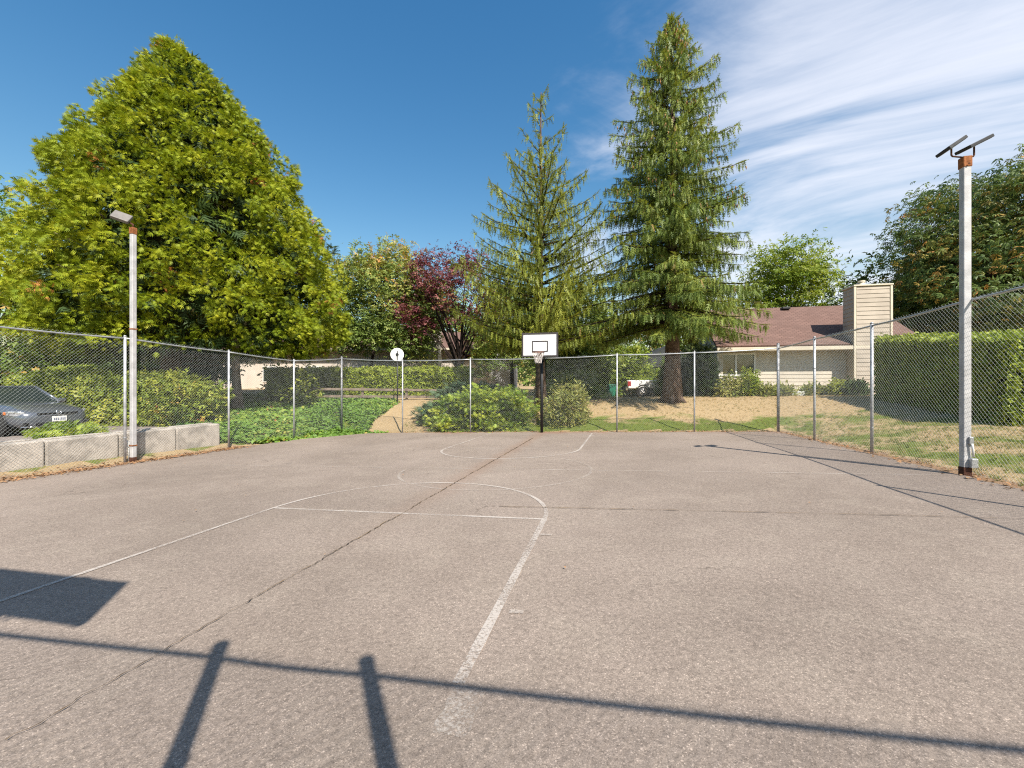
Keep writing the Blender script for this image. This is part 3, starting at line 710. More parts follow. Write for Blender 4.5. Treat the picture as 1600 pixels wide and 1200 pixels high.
# ------------------------------------------------------------------ concrete blocks and kerb
yB = [7.72, 9.13, 10.51, 11.90, 13.24]
wd = Vector((0.2315, 0.9728, 0)); wn = Vector((-0.9728, 0.2315, 0))
names = ['pale concrete block nearest the left picture edge, in front of the parked car', 'pale concrete block between parked car and grey lamp pole', 'concrete block standing behind the foot of the grey lamp pole', 'last concrete block of the row, half buried in ivy']
def block(name, Y0, Y1, off, depth, ztop, zbot, label):
    xm = (-12.12 + 0.238 * (Y0 + Y1) / 2); p = Vector((xm, (Y0 + Y1) / 2, 0)) + wn * (off + depth / 2); L = (Y1 - Y0) / 0.9728 - 0.02
    t = thing(name, label, 'concrete block', (p.x, p.y, zbot), group='concrete blocks behind the fence')
    M = frame(wd, wn, Vector((0, 0, 1)))
    b = MB().box((p.x, p.y, (ztop + zbot) / 2), (L, depth, ztop - zbot), M).build('body', M_CONC, t, bevel=0.035)
    MB().box(Vector((p.x, p.y, ztop + .012)), (L * .9, depth * .3, .03), M).build('top_key', M_CONC, t, bevel=0.01)
for i in range(4):
    block('concrete_block', yB[i], yB[i + 1], 0.28, 0.62, (0.17, 0.155, 0.15, 0.15)[i], court_z(-10, yB[i]) - .08, names[i])
block('concrete_block', 6.3, 7.70, 0.28, 0.62, 0.175, court_z(-10, 6.5) - .08, 'first concrete block of the row, mostly outside the picture edge')
block('concrete_kerb', 11.3, 13.0, 1.3, 0.3, 0.06, -0.15, 'low concrete kerb behind the block row beneath the leafy hedge')

# ------------------------------------------------------------------ foliage builders
def scatter_obj(name, T, pos, fwd, up, scale, tint, mat, parent):
    V, F = instance(T[0], T[1], pos, fwd, up, scale)
    return np_obj(name, V, F, mat, parent, tint=np.repeat(np.clip(tint, 0, 1), len(T[1])))
def rnd(n): return rng.normal(0, 1, (n, 3))
def trunk(t, base, top, r0, r1, mat, name='trunk', lean=(0, 0), n=12, flare=1.5):
    pts = []; rr = []; B = Vector(base); Tt = Vector(top)
    for k in range(9):
        q = k / 8; p = B.lerp(Tt, q) + Vector((random.gauss(0, .02), random.gauss(0, .02), 0)) * min(k, 1)
        pts.append(p); rr.append((r0 + (r1 - r0) * q) * (1 + (flare - 1) * max(0, 1 - q * 7)))
    pts[0] = pts[0] - Vector((0, 0, .25))
    return MB().tube(pts, rr, n).build(name, mat, t)
def roots(t, base, r, mat, n=6):
    mb = MB(); b = Vector(base)
    for k in range(n):
        a = 2 * math.pi * k / n + random.uniform(-.3, .3); d = Vector((math.cos(a), math.sin(a), 0))
        mb.tube([b + d * r * .5 + Vector((0, 0, r * 1.6)), b + d * r * 1.15 + Vector((0, 0, r * .5)), b + d * r * 2.0 - Vector((0, 0, .06))], [r * .5, r * .42, r * .16], 8)
    return mb.build('root_flare', mat, t)

def puffs_to_sprays(C, n, sd, radial, T, size, fw, tint0, tsd, upw=0.8, rw=0.5, droop=(-.5, .35)):
    """C puff centres (m,3), radial unit vectors; returns arrays for scatter_obj"""
    m = len(C); c = np.repeat(C, n, 0); r = np.repeat(radial, n, 0); N = m * n
    tang = np.stack([-r[:, 1], r[:, 0], np.zeros(N)], 1)
    g = rng.normal(0, 1, (N, 3))
    pos = c + r * (g[:, :1] * sd[0]) + tang * (g[:, 1:2] * sd[1]); pos[:, 2] += g[:, 2] * sd[2]
    up = np.tile([0, 0, 1.0], (N, 1))
    fwd = r * fw + up * rng.uniform(droop[0], droop[1], (N, 1)) + tang * (g[:, 1:2] * .35) + rnd(N) * .4
    nor = up * upw + r * rw + rnd(N) * .4
    sc = rng.uniform(size[0], size[1], N)
    tint = np.repeat(tint0, n) + rng.normal(0, tsd, N)
    return pos, fwd, nor, sc, tint

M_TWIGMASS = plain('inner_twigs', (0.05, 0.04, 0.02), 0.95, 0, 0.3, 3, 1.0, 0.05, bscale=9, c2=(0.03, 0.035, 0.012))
def cedar(X, Y, label):
    zb = Hs(X, Y); t = thing('cedar_tree', label, 'tree', (X, Y, zb))
    ez = np.array([2.7, 4.0, 6, 9, 12, 13.6, 14.6, 15.4, 16.2, 16.9]); er = np.array([4.6, 5.75, 5.6, 4.95, 3.5, 2.5, 1.85, 1.2, .55, .08])
    def sh(z):
        k = np.interp(z, [0, 6, 9, 12, 14.5, 17.1], [0.9, 1.1, 1.0, .9, .6, 0]); return k * .776, k * .63
    m = 2300; z = []
    while len(z) < m:
        q = rng.uniform(2.7, 16.8)
        if rng.uniform(0, 6.1) < np.interp(q, ez, er) + .25: z.append(q)
    z = np.array(z); az = rng.uniform(0, 2 * np.pi, m)
    lump = 1 + .07 * np.sin(5 * az + z * 1.1) + .065 * np.sin(9 * az - z * 2.3 + 1) + .06 * np.sin(3.7 * z + 2 * az) + .04 * np.sin(13 * az + 4.1 * z)
    dep = np.where(rng.uniform(0, 1, m) < .74, rng.uniform(.9, 1.02, m), rng.uniform(.55, .9, m))
    rad = np.interp(z, ez, er) * lump * dep
    rdir = np.stack([np.cos(az), np.sin(az), np.zeros(m)], 1)
    C = rdir * rad[:, None]; C[:, 2] = z; C[:, 0] += X + sh(z)[0]; C[:, 1] += Y + sh(z)[1]
    brown = rng.uniform(0, 1, m) < .016
    t0 = np.where(brown, 0.0, rng.uniform(.2, .8, m)); n = 36
    pr = np.repeat(rng.uniform(.2, .5, m), n); c = np.repeat(C, n, 0); r = np.repeat(rdir, n, 0); N = m * n
    e = nrmz(rnd(N) + r * .75 + np.array([0, 0, .55]))                 # outer, upper side of every billow
    pos = c + e * (pr * rng.uniform(.75, 1.1, N))[:, None] * np.array([1, 1, .9])
    down = np.array([0, 0, -1.0]); fwd = e * .45 + r * .55 + down * rng.uniform(-.25, .75, (N, 1)) + rnd(N) * .3
    tint = np.repeat(t0, n) + rng.normal(0, .12, N); ok = np.repeat(~brown, n); tint[ok] = np.clip(tint[ok], .07, 1)
    scatter_obj('crown', T_SPRAY, pos, fwd, e + rnd(N) * .3, rng.uniform(.14, .29, N), tint, L_CEDAR, t)
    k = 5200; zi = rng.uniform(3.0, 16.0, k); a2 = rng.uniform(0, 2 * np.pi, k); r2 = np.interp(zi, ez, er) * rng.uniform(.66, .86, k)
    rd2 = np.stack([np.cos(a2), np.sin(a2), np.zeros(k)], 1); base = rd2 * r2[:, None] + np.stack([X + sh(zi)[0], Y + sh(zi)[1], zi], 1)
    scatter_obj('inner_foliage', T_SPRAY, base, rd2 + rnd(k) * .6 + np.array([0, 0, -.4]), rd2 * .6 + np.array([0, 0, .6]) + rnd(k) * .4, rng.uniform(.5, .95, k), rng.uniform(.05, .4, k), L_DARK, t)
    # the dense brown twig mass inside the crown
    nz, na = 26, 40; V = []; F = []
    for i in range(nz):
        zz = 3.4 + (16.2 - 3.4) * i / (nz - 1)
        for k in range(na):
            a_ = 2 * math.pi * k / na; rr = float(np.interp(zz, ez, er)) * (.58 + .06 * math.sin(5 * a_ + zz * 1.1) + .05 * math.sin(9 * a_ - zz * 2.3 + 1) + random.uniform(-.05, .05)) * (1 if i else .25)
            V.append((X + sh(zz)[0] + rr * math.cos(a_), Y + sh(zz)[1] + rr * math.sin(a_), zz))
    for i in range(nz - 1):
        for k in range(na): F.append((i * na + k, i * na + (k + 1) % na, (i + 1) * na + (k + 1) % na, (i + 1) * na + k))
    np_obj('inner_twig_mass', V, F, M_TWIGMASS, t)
    # spiky leaders along the outline
    k = 260; zi = rng.uniform(5, 16.7, k); a2 = rng.uniform(0, 2 * np.pi, k); r2 = np.interp(zi, ez, er) * .97
    base = np.stack([X + sh(zi)[0] + r2 * np.cos(a2), Y + sh(zi)[1] + r2 * np.sin(a2), zi], 1); n = 16
    h = np.tile(np.linspace(0, 1, n), k); pos = np.repeat(base, n, 0) + rnd(k * n) * (.17 * (1.05 - h))[:, None]; pos[:, 2] += h * .95 - .2
    fwd = rnd(k * n) * .6 + np.array([0, 0, .9]); sc = .2 * (1.15 - .6 * h)
    scatter_obj('leader_tips', T_SPRAY, pos, fwd, rnd(k * n), sc, rng.uniform(.15, .7, k * n), L_CEDAR, t)
    trunk(t, (X, Y, zb), (X, Y, 14), 0.42, 0.06, M_BARKG, flare=1.7)
    trunk(t, (X + 3.2, Y - .2, Hs(X + 3.2, Y - .2)), (X + 2.4, Y + .6, 7), 0.2, 0.06, M_BARKG, name='second_stem')
    mb = MB()
    for k in range(46):
        a = rng.uniform(0, 2 * np.pi); zz = 2.2 + k * .24; L = np.interp(zz + .3, ez, er) * .8
        mb.tube([(X, Y, zz), (X + math.cos(a) * L * .5, Y + math.sin(a) * L * .5, zz + .1), (X + math.cos(a) * L, Y + math.sin(a) * L, zz + .5)], [.08, .05, .015], 6)
    mb.build('limbs', M_BARKG, t)

def spruce(name, X, Y, zbase, env, label, mat, tier, nb, droop, hang, sp, r0, zmin, cones=0, rise_top=0.5, feather=(.22, .42), bark=M_BARK, keep=(1, 1, 1, 1, 1)):
    t = thing(name, label, 'tree', (X, Y, zbase))
    ez, er = np.array(env[0]), np.array(env[1]); ztop = ez[-1]
    POS = []; FW = []; UP = []; SCL = []; TN = []; mb = MB(); cpos = []
    z = zmin; gold = 0.0
    while z < ztop - .15:
        q = (z - zmin) / (ztop - zmin); nbr = max(3, int(nb * (1 - .45 * q)))
        for k in range(nbr):
            if random.random() > np.interp(q, (0, .35, .6, .8, 1), keep): continue
            gold += 2.399 + random.uniform(-.4, .4); rad = np.array([math.cos(gold), math.sin(gold), 0]); tan = np.array([-rad[1], rad[0], 0])
            z0 = z + random.uniform(-.28, .28); L = float(np.interp(z0, ez, er)) * random.choice((random.uniform(.5, .95), random.uniform(.8, 1.15)))
            if L < .12: continue
            a1 = (rise_top * q + droop[0] * (1 - q)) * L; b1 = droop[1] * L * (1 - .5 * q); c1 = droop[2] * L
            def bp(s): return np.array([X, Y, z0]) + rad * L * s + np.array([0, 0, a1 * s + b1 * s * s + c1 * s ** 4])
            pts = [tuple(bp(s)) for s in np.linspace(0, 1, 5)]
            rr = 0.012 + 0.013 * L
            mb.tube(pts, [rr, rr * .8, rr * .55, rr * .35, rr * .15], 5, cap=False)
            tb = random.uniform(.25, .75); ns = max(2, int(L / sp))
            for i in range(ns):
                s = .12 + .88 * (i + random.random()) / ns; P = bp(s); dd = bp(min(1, s + .05)) - bp(s - .05); dd /= np.linalg.norm(dd)
                ll = min(1.0, (.16 + .34 * L * (1 - s) ** .8 * min(1, 2.5 * s)))
                for sg in (-1, 1):
                    ld = dd * .75 + tan * sg * random.uniform(.6, 1.0) + np.array([0, 0, -.12]); ld /= np.linalg.norm(ld)
                    nc = max(1, int(ll / .3)); 
                    for c in range(nc):
                        p = P + ld * ll * (c / nc) + np.array([0, 0, -.10 * (c / nc) ** 2])
                        POS.append(p); FW.append(ld + np.array([0, 0, -.15 * c / nc]) + rng.normal(0, .16, 3)); UP.append(np.array([0, 0, 1.]) + rng.normal(0, .35, 3)); SCL.append(random.uniform(*feather)); TN.append(tb + .15)
                        for hh in range(random.randint(max(0, hang - 1), hang)):
                            POS.append(p + ld * random.uniform(0, .25) + np.array([0, 0, -.03])); FW.append(np.array([0, 0, -1.]) + ld * random.uniform(-.1, .45) + rng.normal(0, .13, 3)); UP.append(rng.normal(0, 1, 3)); SCL.append(random.uniform(*feather) * random.uniform(.8, 1.5)); TN.append(tb - .12)
                for sd in (-.5, 0, .5):
                    POS.append(P + np.array([0, 0, .03])); FW.append(dd + tan * sd + rng.normal(0, .2, 3) + np.array([0, 0, .12])); UP.append(np.array([0, 0, 1.]) + rng.normal(0, .3, 3)); SCL.append(random.uniform(*feather)); TN.append(tb + .25)
            if cones and q > .28 and random.random() < .5:
                for c in range(random.randint(2, 6)):
                    cpos.append(bp(random.uniform(.65, 1)) + rng.normal(0, .1, 3) + np.array([0, 0, -.12]))
        z += tier * (1 - .45 * q)
    N = len(POS); tint = np.array(TN) + rng.normal(0, .13, N); tint = np.where(rng.uniform(0, 1, N) < .015, 0, np.clip(tint, .08, 1))
    scatter_obj('crown', T_FEATH, np.array(POS), np.array(FW), np.array(UP), np.array(SCL), tint, mat, t)
    prop(mb.build('branches', M_BARKD, t), kind='stuff')
    trunk(t, (X, Y, zbase), (X, Y, ztop - .2), r0, .02, bark, flare=1.45)
    if cones:
        cb = MB()
        for p in cpos: cb.tube([p, p - np.array([0, 0, .05]), p - np.array([0, 0, .15])], [.018, .03, .008], 5)
        prop(cb.build('cones', M_CONE, t), kind='stuff')
    return t

def broad(name, label, base, centre, radii, m, n, psd, T, size, mat, bark=M_BARK, r0=.15, seed_t=(.2, .8), tsd=.12, up_tint=0.0, group=None, shell=(.45, 1.0), limbs=14, droop=(-.6, .5), trunk_top=None, low=-.75):
    X, Y, zb = base; t = thing(name, label, 'tree', base, group=group)
    d = nrmz(rnd(m * 3)); d = d[d[:, 2] > low][:m]; m = len(d)
    lump = 1 + .12 * np.sin(4 * np.arctan2(d[:, 1], d[:, 0]) + 5 * d[:, 2]) + .08 * np.sin(7 * d[:, 0] + 6 * d[:, 2] + 2)
    rr = rng.uniform(0, 1, m) ** .5; rr = shell[0] + (shell[1] - shell[0]) * rr
    C = np.array(centre) + d * np.array(radii) * (rr * lump)[:, None]
    rdir = nrmz(d * np.array([1, 1, .35])); rdir[:, 2] = 0; rdir = nrmz(rdir + 1e-4)
    t0 = rng.uniform(*seed_t, m) + up_tint * d[:, 2] * rr
    p = puffs_to_sprays(C, n, (psd, psd, psd * .75), rdir, T, size, .6, t0, tsd, .8, .5, droop)
    scatter_obj('crown', T, *p, mat, t)
    tt = Vector(trunk_top or (centre[0], centre[1], centre[2] + radii[2] * .3))
    trunk(t, base, tuple(tt), r0, r0 * .3, bark, flare=1.3)
    mb = MB(); B = Vector(base)
    for k in range(limbs):
        q = Vector(C[rng.integers(0, m)]); s = B.lerp(tt, random.uniform(.35, .9)); mm = s.lerp(q, .5) + Vector((0, 0, .12 * (q - s).length))
        mb.tube([s, mm, q], [r0 * .35, r0 * .2, r0 * .06], 6, cap=False)
    mb.build('limbs', bark, t)
    return t

def box_hedge(name, label, a, b, depth, zb, zt, N, T, size, mat, core, cat='hedge', jit=.07, tint=(.25, .75), group=None, wob=0.05, front_only=False):
    """hedge of rectangular section whose front foot runs from a to b; zb, zt: (at a, at b)"""
    a = Vector((a[0], a[1], 0)); b = Vector((b[0], b[1], 0)); L = (b - a).length; ux = (b - a) / L; uy = Vector((-ux.y, ux.x, 0))
    t = thing(name, label, cat, (a.x, a.y, zb[0]), group=group)
    def P(s, q, h): z0 = zb[0] + (zb[1] - zb[0]) * s; z1 = zt[0] + (zt[1] - zt[0]) * s; p = a + ux * L * s + uy * depth * q; return (p.x, p.y, z0 + (z1 - z0) * h)
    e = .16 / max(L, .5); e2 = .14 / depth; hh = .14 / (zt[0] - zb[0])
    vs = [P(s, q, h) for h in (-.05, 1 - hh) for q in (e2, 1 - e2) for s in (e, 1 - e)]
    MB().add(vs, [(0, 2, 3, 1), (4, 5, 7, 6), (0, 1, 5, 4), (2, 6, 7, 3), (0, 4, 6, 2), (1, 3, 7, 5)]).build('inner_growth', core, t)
    Hh = zt[0] - zb[0]; areas = np.array([L * Hh, L * Hh, L * depth, depth * Hh, depth * Hh]); pr = areas / areas.sum()
    face = rng.choice(5, N, p=pr); s = rng.uniform(0, 1, N); h = rng.uniform(0, 1, N); q = rng.uniform(0, 1, N)
    q = np.where(face == 0, 0, np.where(face == 1, 1, q)); h = np.where(face == 2, 1, h); s = np.where(face == 3, 0, np.where(face == 4, 1, s))
    nor = np.zeros((N, 3)); UX = np.array(ux); UY = np.array(uy)
    for fi, v in ((0, -UY), (1, UY), (2, np.array([0, 0, 1.])), (3, -UX), (4, UX)): nor[face == fi] = v
    z0 = zb[0] + (zb[1] - zb[0]) * s; z1 = zt[0] + (zt[1] - zt[0]) * s
    pos = np.array(a)[None] + UX * (L * s)[:, None] + UY * (depth * q)[:, None]; pos[:, 2] = z0 + (z1 - z0) * h
    wv = np.sin(pos[:, 0] * 2.1 + pos[:, 2] * 2.7) + np.sin(pos[:, 1] * 2.9 + 1 - pos[:, 2] * 1.7)
    pos += nor * (rng.normal(-.03, jit, N) + wob * wv)[:, None]
    fwd = nor * .55 + rnd(N) * .6 + np.array([0, 0, .25]); up = nor * .7 + np.array([0, 0, .5]) + rnd(N) * .4
    scatter_obj('leaves', T, pos, fwd, up, rng.uniform(*size, N), rng.uniform(*tint, N) + .12 * wv * .5, mat, t)
    return t

def mound(name, label, c, radii, zb, m, n, psd, T, size, mat, cat='shrub', tint=(.15, .85), fw=.9, droop=(-.2, .5), group=None, stems=8, bark=M_BARK):
    X, Y = c; t = thing(name, label, cat, (X, Y, zb), group=group)
    d = nrmz(rnd(m * 3)); d = d[d[:, 2] > -.05][:m]; m = len(d)
    lump = 1 + .13 * np.sin(5 * np.arctan2(d[:, 1], d[:, 0]) + 6 * d[:, 2]) + .09 * np.sin(9 * d[:, 0] + 4 * d[:, 2])
    rr = np.where(rng.uniform(0, 1, m) < .65, rng.uniform(.85, 1, m), rng.uniform(.45, .85, m))
    C = np.array([X, Y, zb]) + d * np.array(radii) * (rr * lump)[:, None]
    rdir = d.copy(); rdir[:, 2] = 0; rdir = nrmz(rdir + 1e-4)
    p = puffs_to_sprays(C, n, psd, rdir, T, size, fw, rng.uniform(*tint, m), .1, .9, .35, droop)
    scatter_obj('foliage', T, *p, mat, t)
    mb = MB()
    for k in range(stems):
        q = Vector(C[rng.integers(0, m)]); mb.tube([(X + random.uniform(-.1, .1), Y + random.uniform(-.1, .1), zb - .05), ((X + q.x) / 2, (Y + q.y) / 2, (zb + q.z) / 2 + .1), q], [.03, .02, .006], 5, cap=False)
    mb.build('stems', bark, t)
    return t

# ------------------------------------------------------------------ trees
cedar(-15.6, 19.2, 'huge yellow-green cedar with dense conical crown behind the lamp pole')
sx, sy = pix(1050, 628, 20.0)[:2]
sz = Hs(sx, sy)
tS = spruce('spruce_tree', sx, sy, sz, ([3.1, 4.2, 5.2, 7.0, 9.3, 10.4, 12.4, 14.8, 16.4, 17.5, 19.0], [3.9, 4.5, 4.25, 3.85, 3.5, 3.0, 2.8, 2.2, 1.5, 1.0, .08]),
       'tall dense spruce with drooping branchlets and brown cones, beside the house', L_SPRUCE, .25, 7, (.0, -.40, .18), 3, .20, .36, 4.4, cones=1, rise_top=.3, feather=(.18, .36), keep=(1, .92, .85, .9, 1))
roots(tS, (sx, sy, sz), .34, M_BARK)
px_, py_ = pix(845, 600, 21.0)[:2]
spruce('spruce_tree', px_, py_, Hs(px_, py_), ([2.6, 4.0, 5.6, 7.6, 9.2, 10.5, 12.0, 13.4, 15.0, 16.2], [4.6, 5.0, 4.6, 3.7, 2.9, 2.1, 1.6, 1.0, .65, .15]),
       'thin-topped olive spruce with long upswept arms behind the basketball hoop', L_SPRUCE2, .33, 7, (.12, -.06, .12), 2, .22, .24, 3.2, rise_top=.75, feather=(.18, .36), bark=M_BARK, keep=(1, .85, .5, .28, .22))
mx_, my_ = pix(572, 610, 29.0)[:2]
broad('maple_tree', 'leafy green tree with orange-tinged top, behind the round sign', (mx_, my_, Hs(mx_, my_)), (pix(600, 480, 29)[0], 29.2, 6.3), (4.1, 3.3, 4.6), 360, 42, .42, T_CLUS, (.16, .30), L_MAPLE, M_BARKD, .13, (.05, .62), .12, .38, low=-.6)
qx, qy = pix(713, 604, 27.4)[:2]
broad('plum_tree', 'purple-leaved plum tree with a leaning dark trunk', (qx, qy, Hs(qx, qy)), (pix(705, 455, 28)[0], 28, 6.9), (3.8, 2.5, 3.3), 150, 40, .36, T_CLUS, (.13, .26), L_PLUM, M_BARKD, .17, (.1, .85), .15, limbs=26, trunk_top=(pix(722, 530, 27.6)[0], 27.6, 4.8))
broad('poplar_tree', 'light green tree rising behind the house roof', (*pix(1235, 600, 36)[:2], 1.0), (pix(1235, 470, 36)[0], 36, 8.4), (3.9, 3.2, 5.2), 260, 34, .5, T_CLUS, (.2, .38), L_LIGHT, M_BARK, .2, (.1, .9), .15, limbs=22)
broad('chestnut_tree', 'dark chestnut tree with browning leaves behind the clipped hedge', (29.0, 23.2, Hs(29.0, 23.2)), (29.0, 23.2, 7.2), (7.0, 6.5, 6.9), 1150, 26, .48, T_PALM, (.18, .32), L_CHEST, M_BARKD, .4, (.0, .85), .13, limbs=40, droop=(-1.0, .2))
broad('ash_tree', 'bluish green tree at the picture edge left of the cedar', (-32, 26, 0.8), (-32, 26, 6.0), (6.5, 5, 7.0), 300, 30, .6, T_CLUS, (.22, .4), L_GREEN, M_BARKD, .3, (.05, .6), .12)
broad('holly_tree', 'dark green tree filling the shade beneath the cedar', (-27, 29, .9), (-25, 29, 3.6), (6.5, 3, 3.6), 220, 34, .5, T_CLUS, (.22, .4), L_DARK, M_BARKD, .2)
broad('laurel_tree', 'broad green tree between the two spruces', (pix(905, 600, 30)[0], 30, .6), (pix(905, 500, 30)[0], 30, 4.6), (3.2, 2.4, 3.6), 220, 36, .42, T_CLUS, (.16, .3), L_GREEN, M_BARKD, .16, (.2, .95), .15)
broad('alder_tree', 'mid green tree seen in the gap behind the thin spruce', (pix(800, 600, 38)[0], 38, .9), (pix(800, 500, 38)[0], 38, 5.6), (4.0, 3, 4.8), 200, 32, .5, T_CLUS, (.2, .36), L_GREEN, M_BARKD, .2, (.1, .8), .14)
broad('oak_tree', 'distant rounded tree behind the plum tree', (pix(670, 600, 46)[0], 46, .9), (pix(670, 500, 46)[0], 46, 6.5), (6.5, 3, 5.6), 220, 32, .6, T_CLUS, (.25, .45), L_GREEN, M_BARKD, .25, (.05, .7), .14)
broad('birch_tree', 'distant green tree behind the dense spruce', (pix(1080, 600, 42)[0], 42, .9), (pix(1080, 500, 42)[0], 42, 5.6), (6.0, 3, 5.2), 200, 32, .6, T_CLUS, (.25, .45), L_GREEN, M_BARKD, .25, (.1, .8), .14)
broad('beech_tree', 'distant green tree behind the maple and cedar', (pix(480, 600, 44)[0], 44, .9), (pix(480, 500, 44)[0], 44, 4.5), (8.5, 3, 4.6), 240, 32, .6, T_CLUS, (.25, .45), L_DARK, M_BARKD, .25, (.1, .9), .14)
broad('elm_tree', 'dark tree standing behind the right end of the hedge', (33, 30, 1.1), (33, 30, 5.5), (9, 4, 5.5), 260, 32, .7, T_CLUS, (.3, .5), L_DARK, M_BARKD, .3, (.1, .9), .14)
fx_, fy_ = pix(519, 400, 60)[:2]
spruce('fir_tree', fx_, fy_, .9, ([4, 10, 16, 19, 21.2], [5, 4, 2.6, 1.4, .1]), 'far pointed fir top peeping over the maple tree', L_DARK, 1.1, 6, (0, -.2, .1), 0, .55, .3, 8.0, feather=(.7, 1.1))

def treeline():
    n = 11000; a = rng.uniform(-1.25, 1.25, n); D = rng.uniform(62, 78, n); x = np.sin(a) * D * 1.15; y = np.cos(a) * D
    top = 6.5 + 2.2 * np.sin(a * 17) + 1.4 * np.sin(a * 41 + 1) + .8 * np.sin(a * 90)
    z = 1.0 + rng.uniform(0, 1, n) ** .8 * top
    scatter_obj('distant_woods', T_CLUS, np.stack([x, y, z], 1), rnd(n) + np.array([0, 0, .2]), np.stack([-x, -y, np.full(n, 60.)], 1) / 60 + rnd(n) * .4, rng.uniform(.7, 1.5, n), rng.uniform(0, .8, n), L_GREEN, None)
    o = bpy.data.objects['distant_woods']; prop(o, 'far band of green woods closing the view behind everything', 'woods', None, 'stuff')
treeline()

# ------------------------------------------------------------------ hedges, shrubs, ground cover
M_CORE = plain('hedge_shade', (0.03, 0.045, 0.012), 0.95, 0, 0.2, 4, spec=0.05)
h0 = pix(1578, 665, 11.0); h1 = pix(1368, 620, 17.0)
ux = Vector((h1[0] - h0[0], h1[1] - h0[1], 0)).normalized()
# front foot from far to near so that the body lies to the right of the line
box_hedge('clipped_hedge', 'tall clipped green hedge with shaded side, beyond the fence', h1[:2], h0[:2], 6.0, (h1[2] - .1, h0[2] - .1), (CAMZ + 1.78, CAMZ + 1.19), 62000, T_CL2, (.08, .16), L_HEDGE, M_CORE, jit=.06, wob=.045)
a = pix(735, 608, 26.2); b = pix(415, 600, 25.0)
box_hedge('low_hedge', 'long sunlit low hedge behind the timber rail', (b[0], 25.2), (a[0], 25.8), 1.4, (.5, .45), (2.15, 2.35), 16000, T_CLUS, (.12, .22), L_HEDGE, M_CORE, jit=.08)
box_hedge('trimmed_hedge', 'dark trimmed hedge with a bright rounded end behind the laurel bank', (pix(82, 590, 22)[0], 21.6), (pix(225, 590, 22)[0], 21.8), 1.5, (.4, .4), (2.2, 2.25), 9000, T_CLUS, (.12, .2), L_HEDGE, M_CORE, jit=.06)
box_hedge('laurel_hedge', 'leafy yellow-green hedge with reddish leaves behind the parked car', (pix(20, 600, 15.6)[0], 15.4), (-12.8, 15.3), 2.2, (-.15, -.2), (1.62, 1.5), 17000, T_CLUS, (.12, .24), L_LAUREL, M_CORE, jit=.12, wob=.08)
mound('laurel_bush', 'rounded laurel bush at the right end of the leafy hedge', (-12.3, 16.0), (1.1, 1.2, 1.5), -.15, 80, 34, (.2, .25, .18), T_CLUS, (.12, .24), L_LAUREL)
jz = -0.65
mound('juniper_bush', 'wide spreading juniper bush in front of the rail fence path, behind the hoop', (-1.2, 19.3), (2.35, 1.65, 1.78), jz, 420, 46, (.26, .30, .06), T_SPRAY, (.13, .27), L_JUN, 'bush', (.1, .9), 1.0, (-.05, .55))
mound('juniper_bush', 'small bluish juniper at the path edge beside the wide juniper', (-3.2, 19.9), (.85, .9, 1.2), jz + .2, 80, 30, (.25, .3, .07), T_SPRAY, (.2, .4), L_JUNB, 'bush', (.1, .9), 1.0, (-.05, .5))
mound('juniper_bush', 'dark bluish juniper at the foot of the leaning plum trunk', (pix(735, 605, 22)[0], 22.2), (1.7, 1.2, 1.15), .2, 110, 30, (.25, .3, .08), T_SPRAY, (.22, .4), L_JUNB, 'bush')
mound('yellow_shrub', 'yellowish fine-leaved shrub just right of the hoop pole', (2.3, 18.05), (.95, .9, 1.95), -.62, 170, 40, (.16, .2, .14), T_THIN, (.10, .22), L_TANSH, 'shrub', (.15, .95), .6, (-.3, .9))
mound('leafy_shrub', 'green shrub at the foot of the thin spruce', (pix(900, 600, 23)[0], 23.5), (1.7, 1.2, 1.6), .3, 90, 34, (.25, .3, .2), T_CLUS, (.14, .26), L_GREEN)
mound('broadleaf_shrub', 'large broad-leaved shrub between green bin and white truck', (pix(978, 590, 32)[0], 32.6), (2.6, 1.4, 3.6), .45, 170, 34, (.3, .35, .28), T_CLUS, (.18, .34), L_LIGHT)
mound('broadleaf_shrub', 'large dark shrub left of the green bin', (pix(900, 590, 31)[0], 31.4), (2.9, 1.4, 3.0), .45, 150, 34, (.3, .35, .28), T_CLUS, (.18, .34), L_GREEN)
mound('dark_shrub', 'dark shrub hiding the cab of the white truck', (pix(1046, 600, 29.0)[0], 29.0), (.68, .5, 2.4), .4, 110, 34, (.2, .25, .25), T_CLUS, (.14, .26), L_GREEN, tint=(0.05, .6))
mound('dark_shrub', 'dark shrub directly behind the dense spruce trunk', (pix(1070, 600, 27)[0], 27.2), (1.0, .8, 2.2), .45, 90, 34, (.2, .25, .25), T_CLUS, (.14, .26), L_GREEN, tint=(0.05, .7))
mound('columnar_evergreen', 'dark columnar evergreen at the left house corner', (pix(1098, 600, 22)[0], 22.0), (.62, .62, 2.75), .65, 160, 30, (.12, .16, .2), T_SPRAY, (.14, .28), L_DARK, fw=.4, droop=(.2, 1.0))
mound('columnar_evergreen', 'dark columnar evergreen between spruce trunk and house', (pix(1080, 600, 23.2)[0], 23.4), (.55, .6, 2.6), .6, 130, 30, (.12, .16, .2), T_SPRAY, (.14, .28), L_DARK, fw=.4, droop=(.2, 1.0))
hz = lambda u, D: Hs(pix(u, 0, D)[0], D)
mound('rose_shrub', 'straggly dry shrub under the house window', (pix(1142, 600, 21)[0], 20.9), (.75, .4, .85), hz(1142, 21), 70, 34, (.14, .2, .2), T_LEAF, (.08, .16), L_TANSH, droop=(-.4, .9), fw=.5)
mound('green_shrub', 'green leafy shrub covering the right window pane', (pix(1168, 600, 20.9)[0], 20.8), (.42, .35, 1.0), hz(1168, 21), 40, 34, (.14, .16, .2), T_CLUS, (.1, .18), L_LIGHT, droop=(-.4, .9), fw=.5)
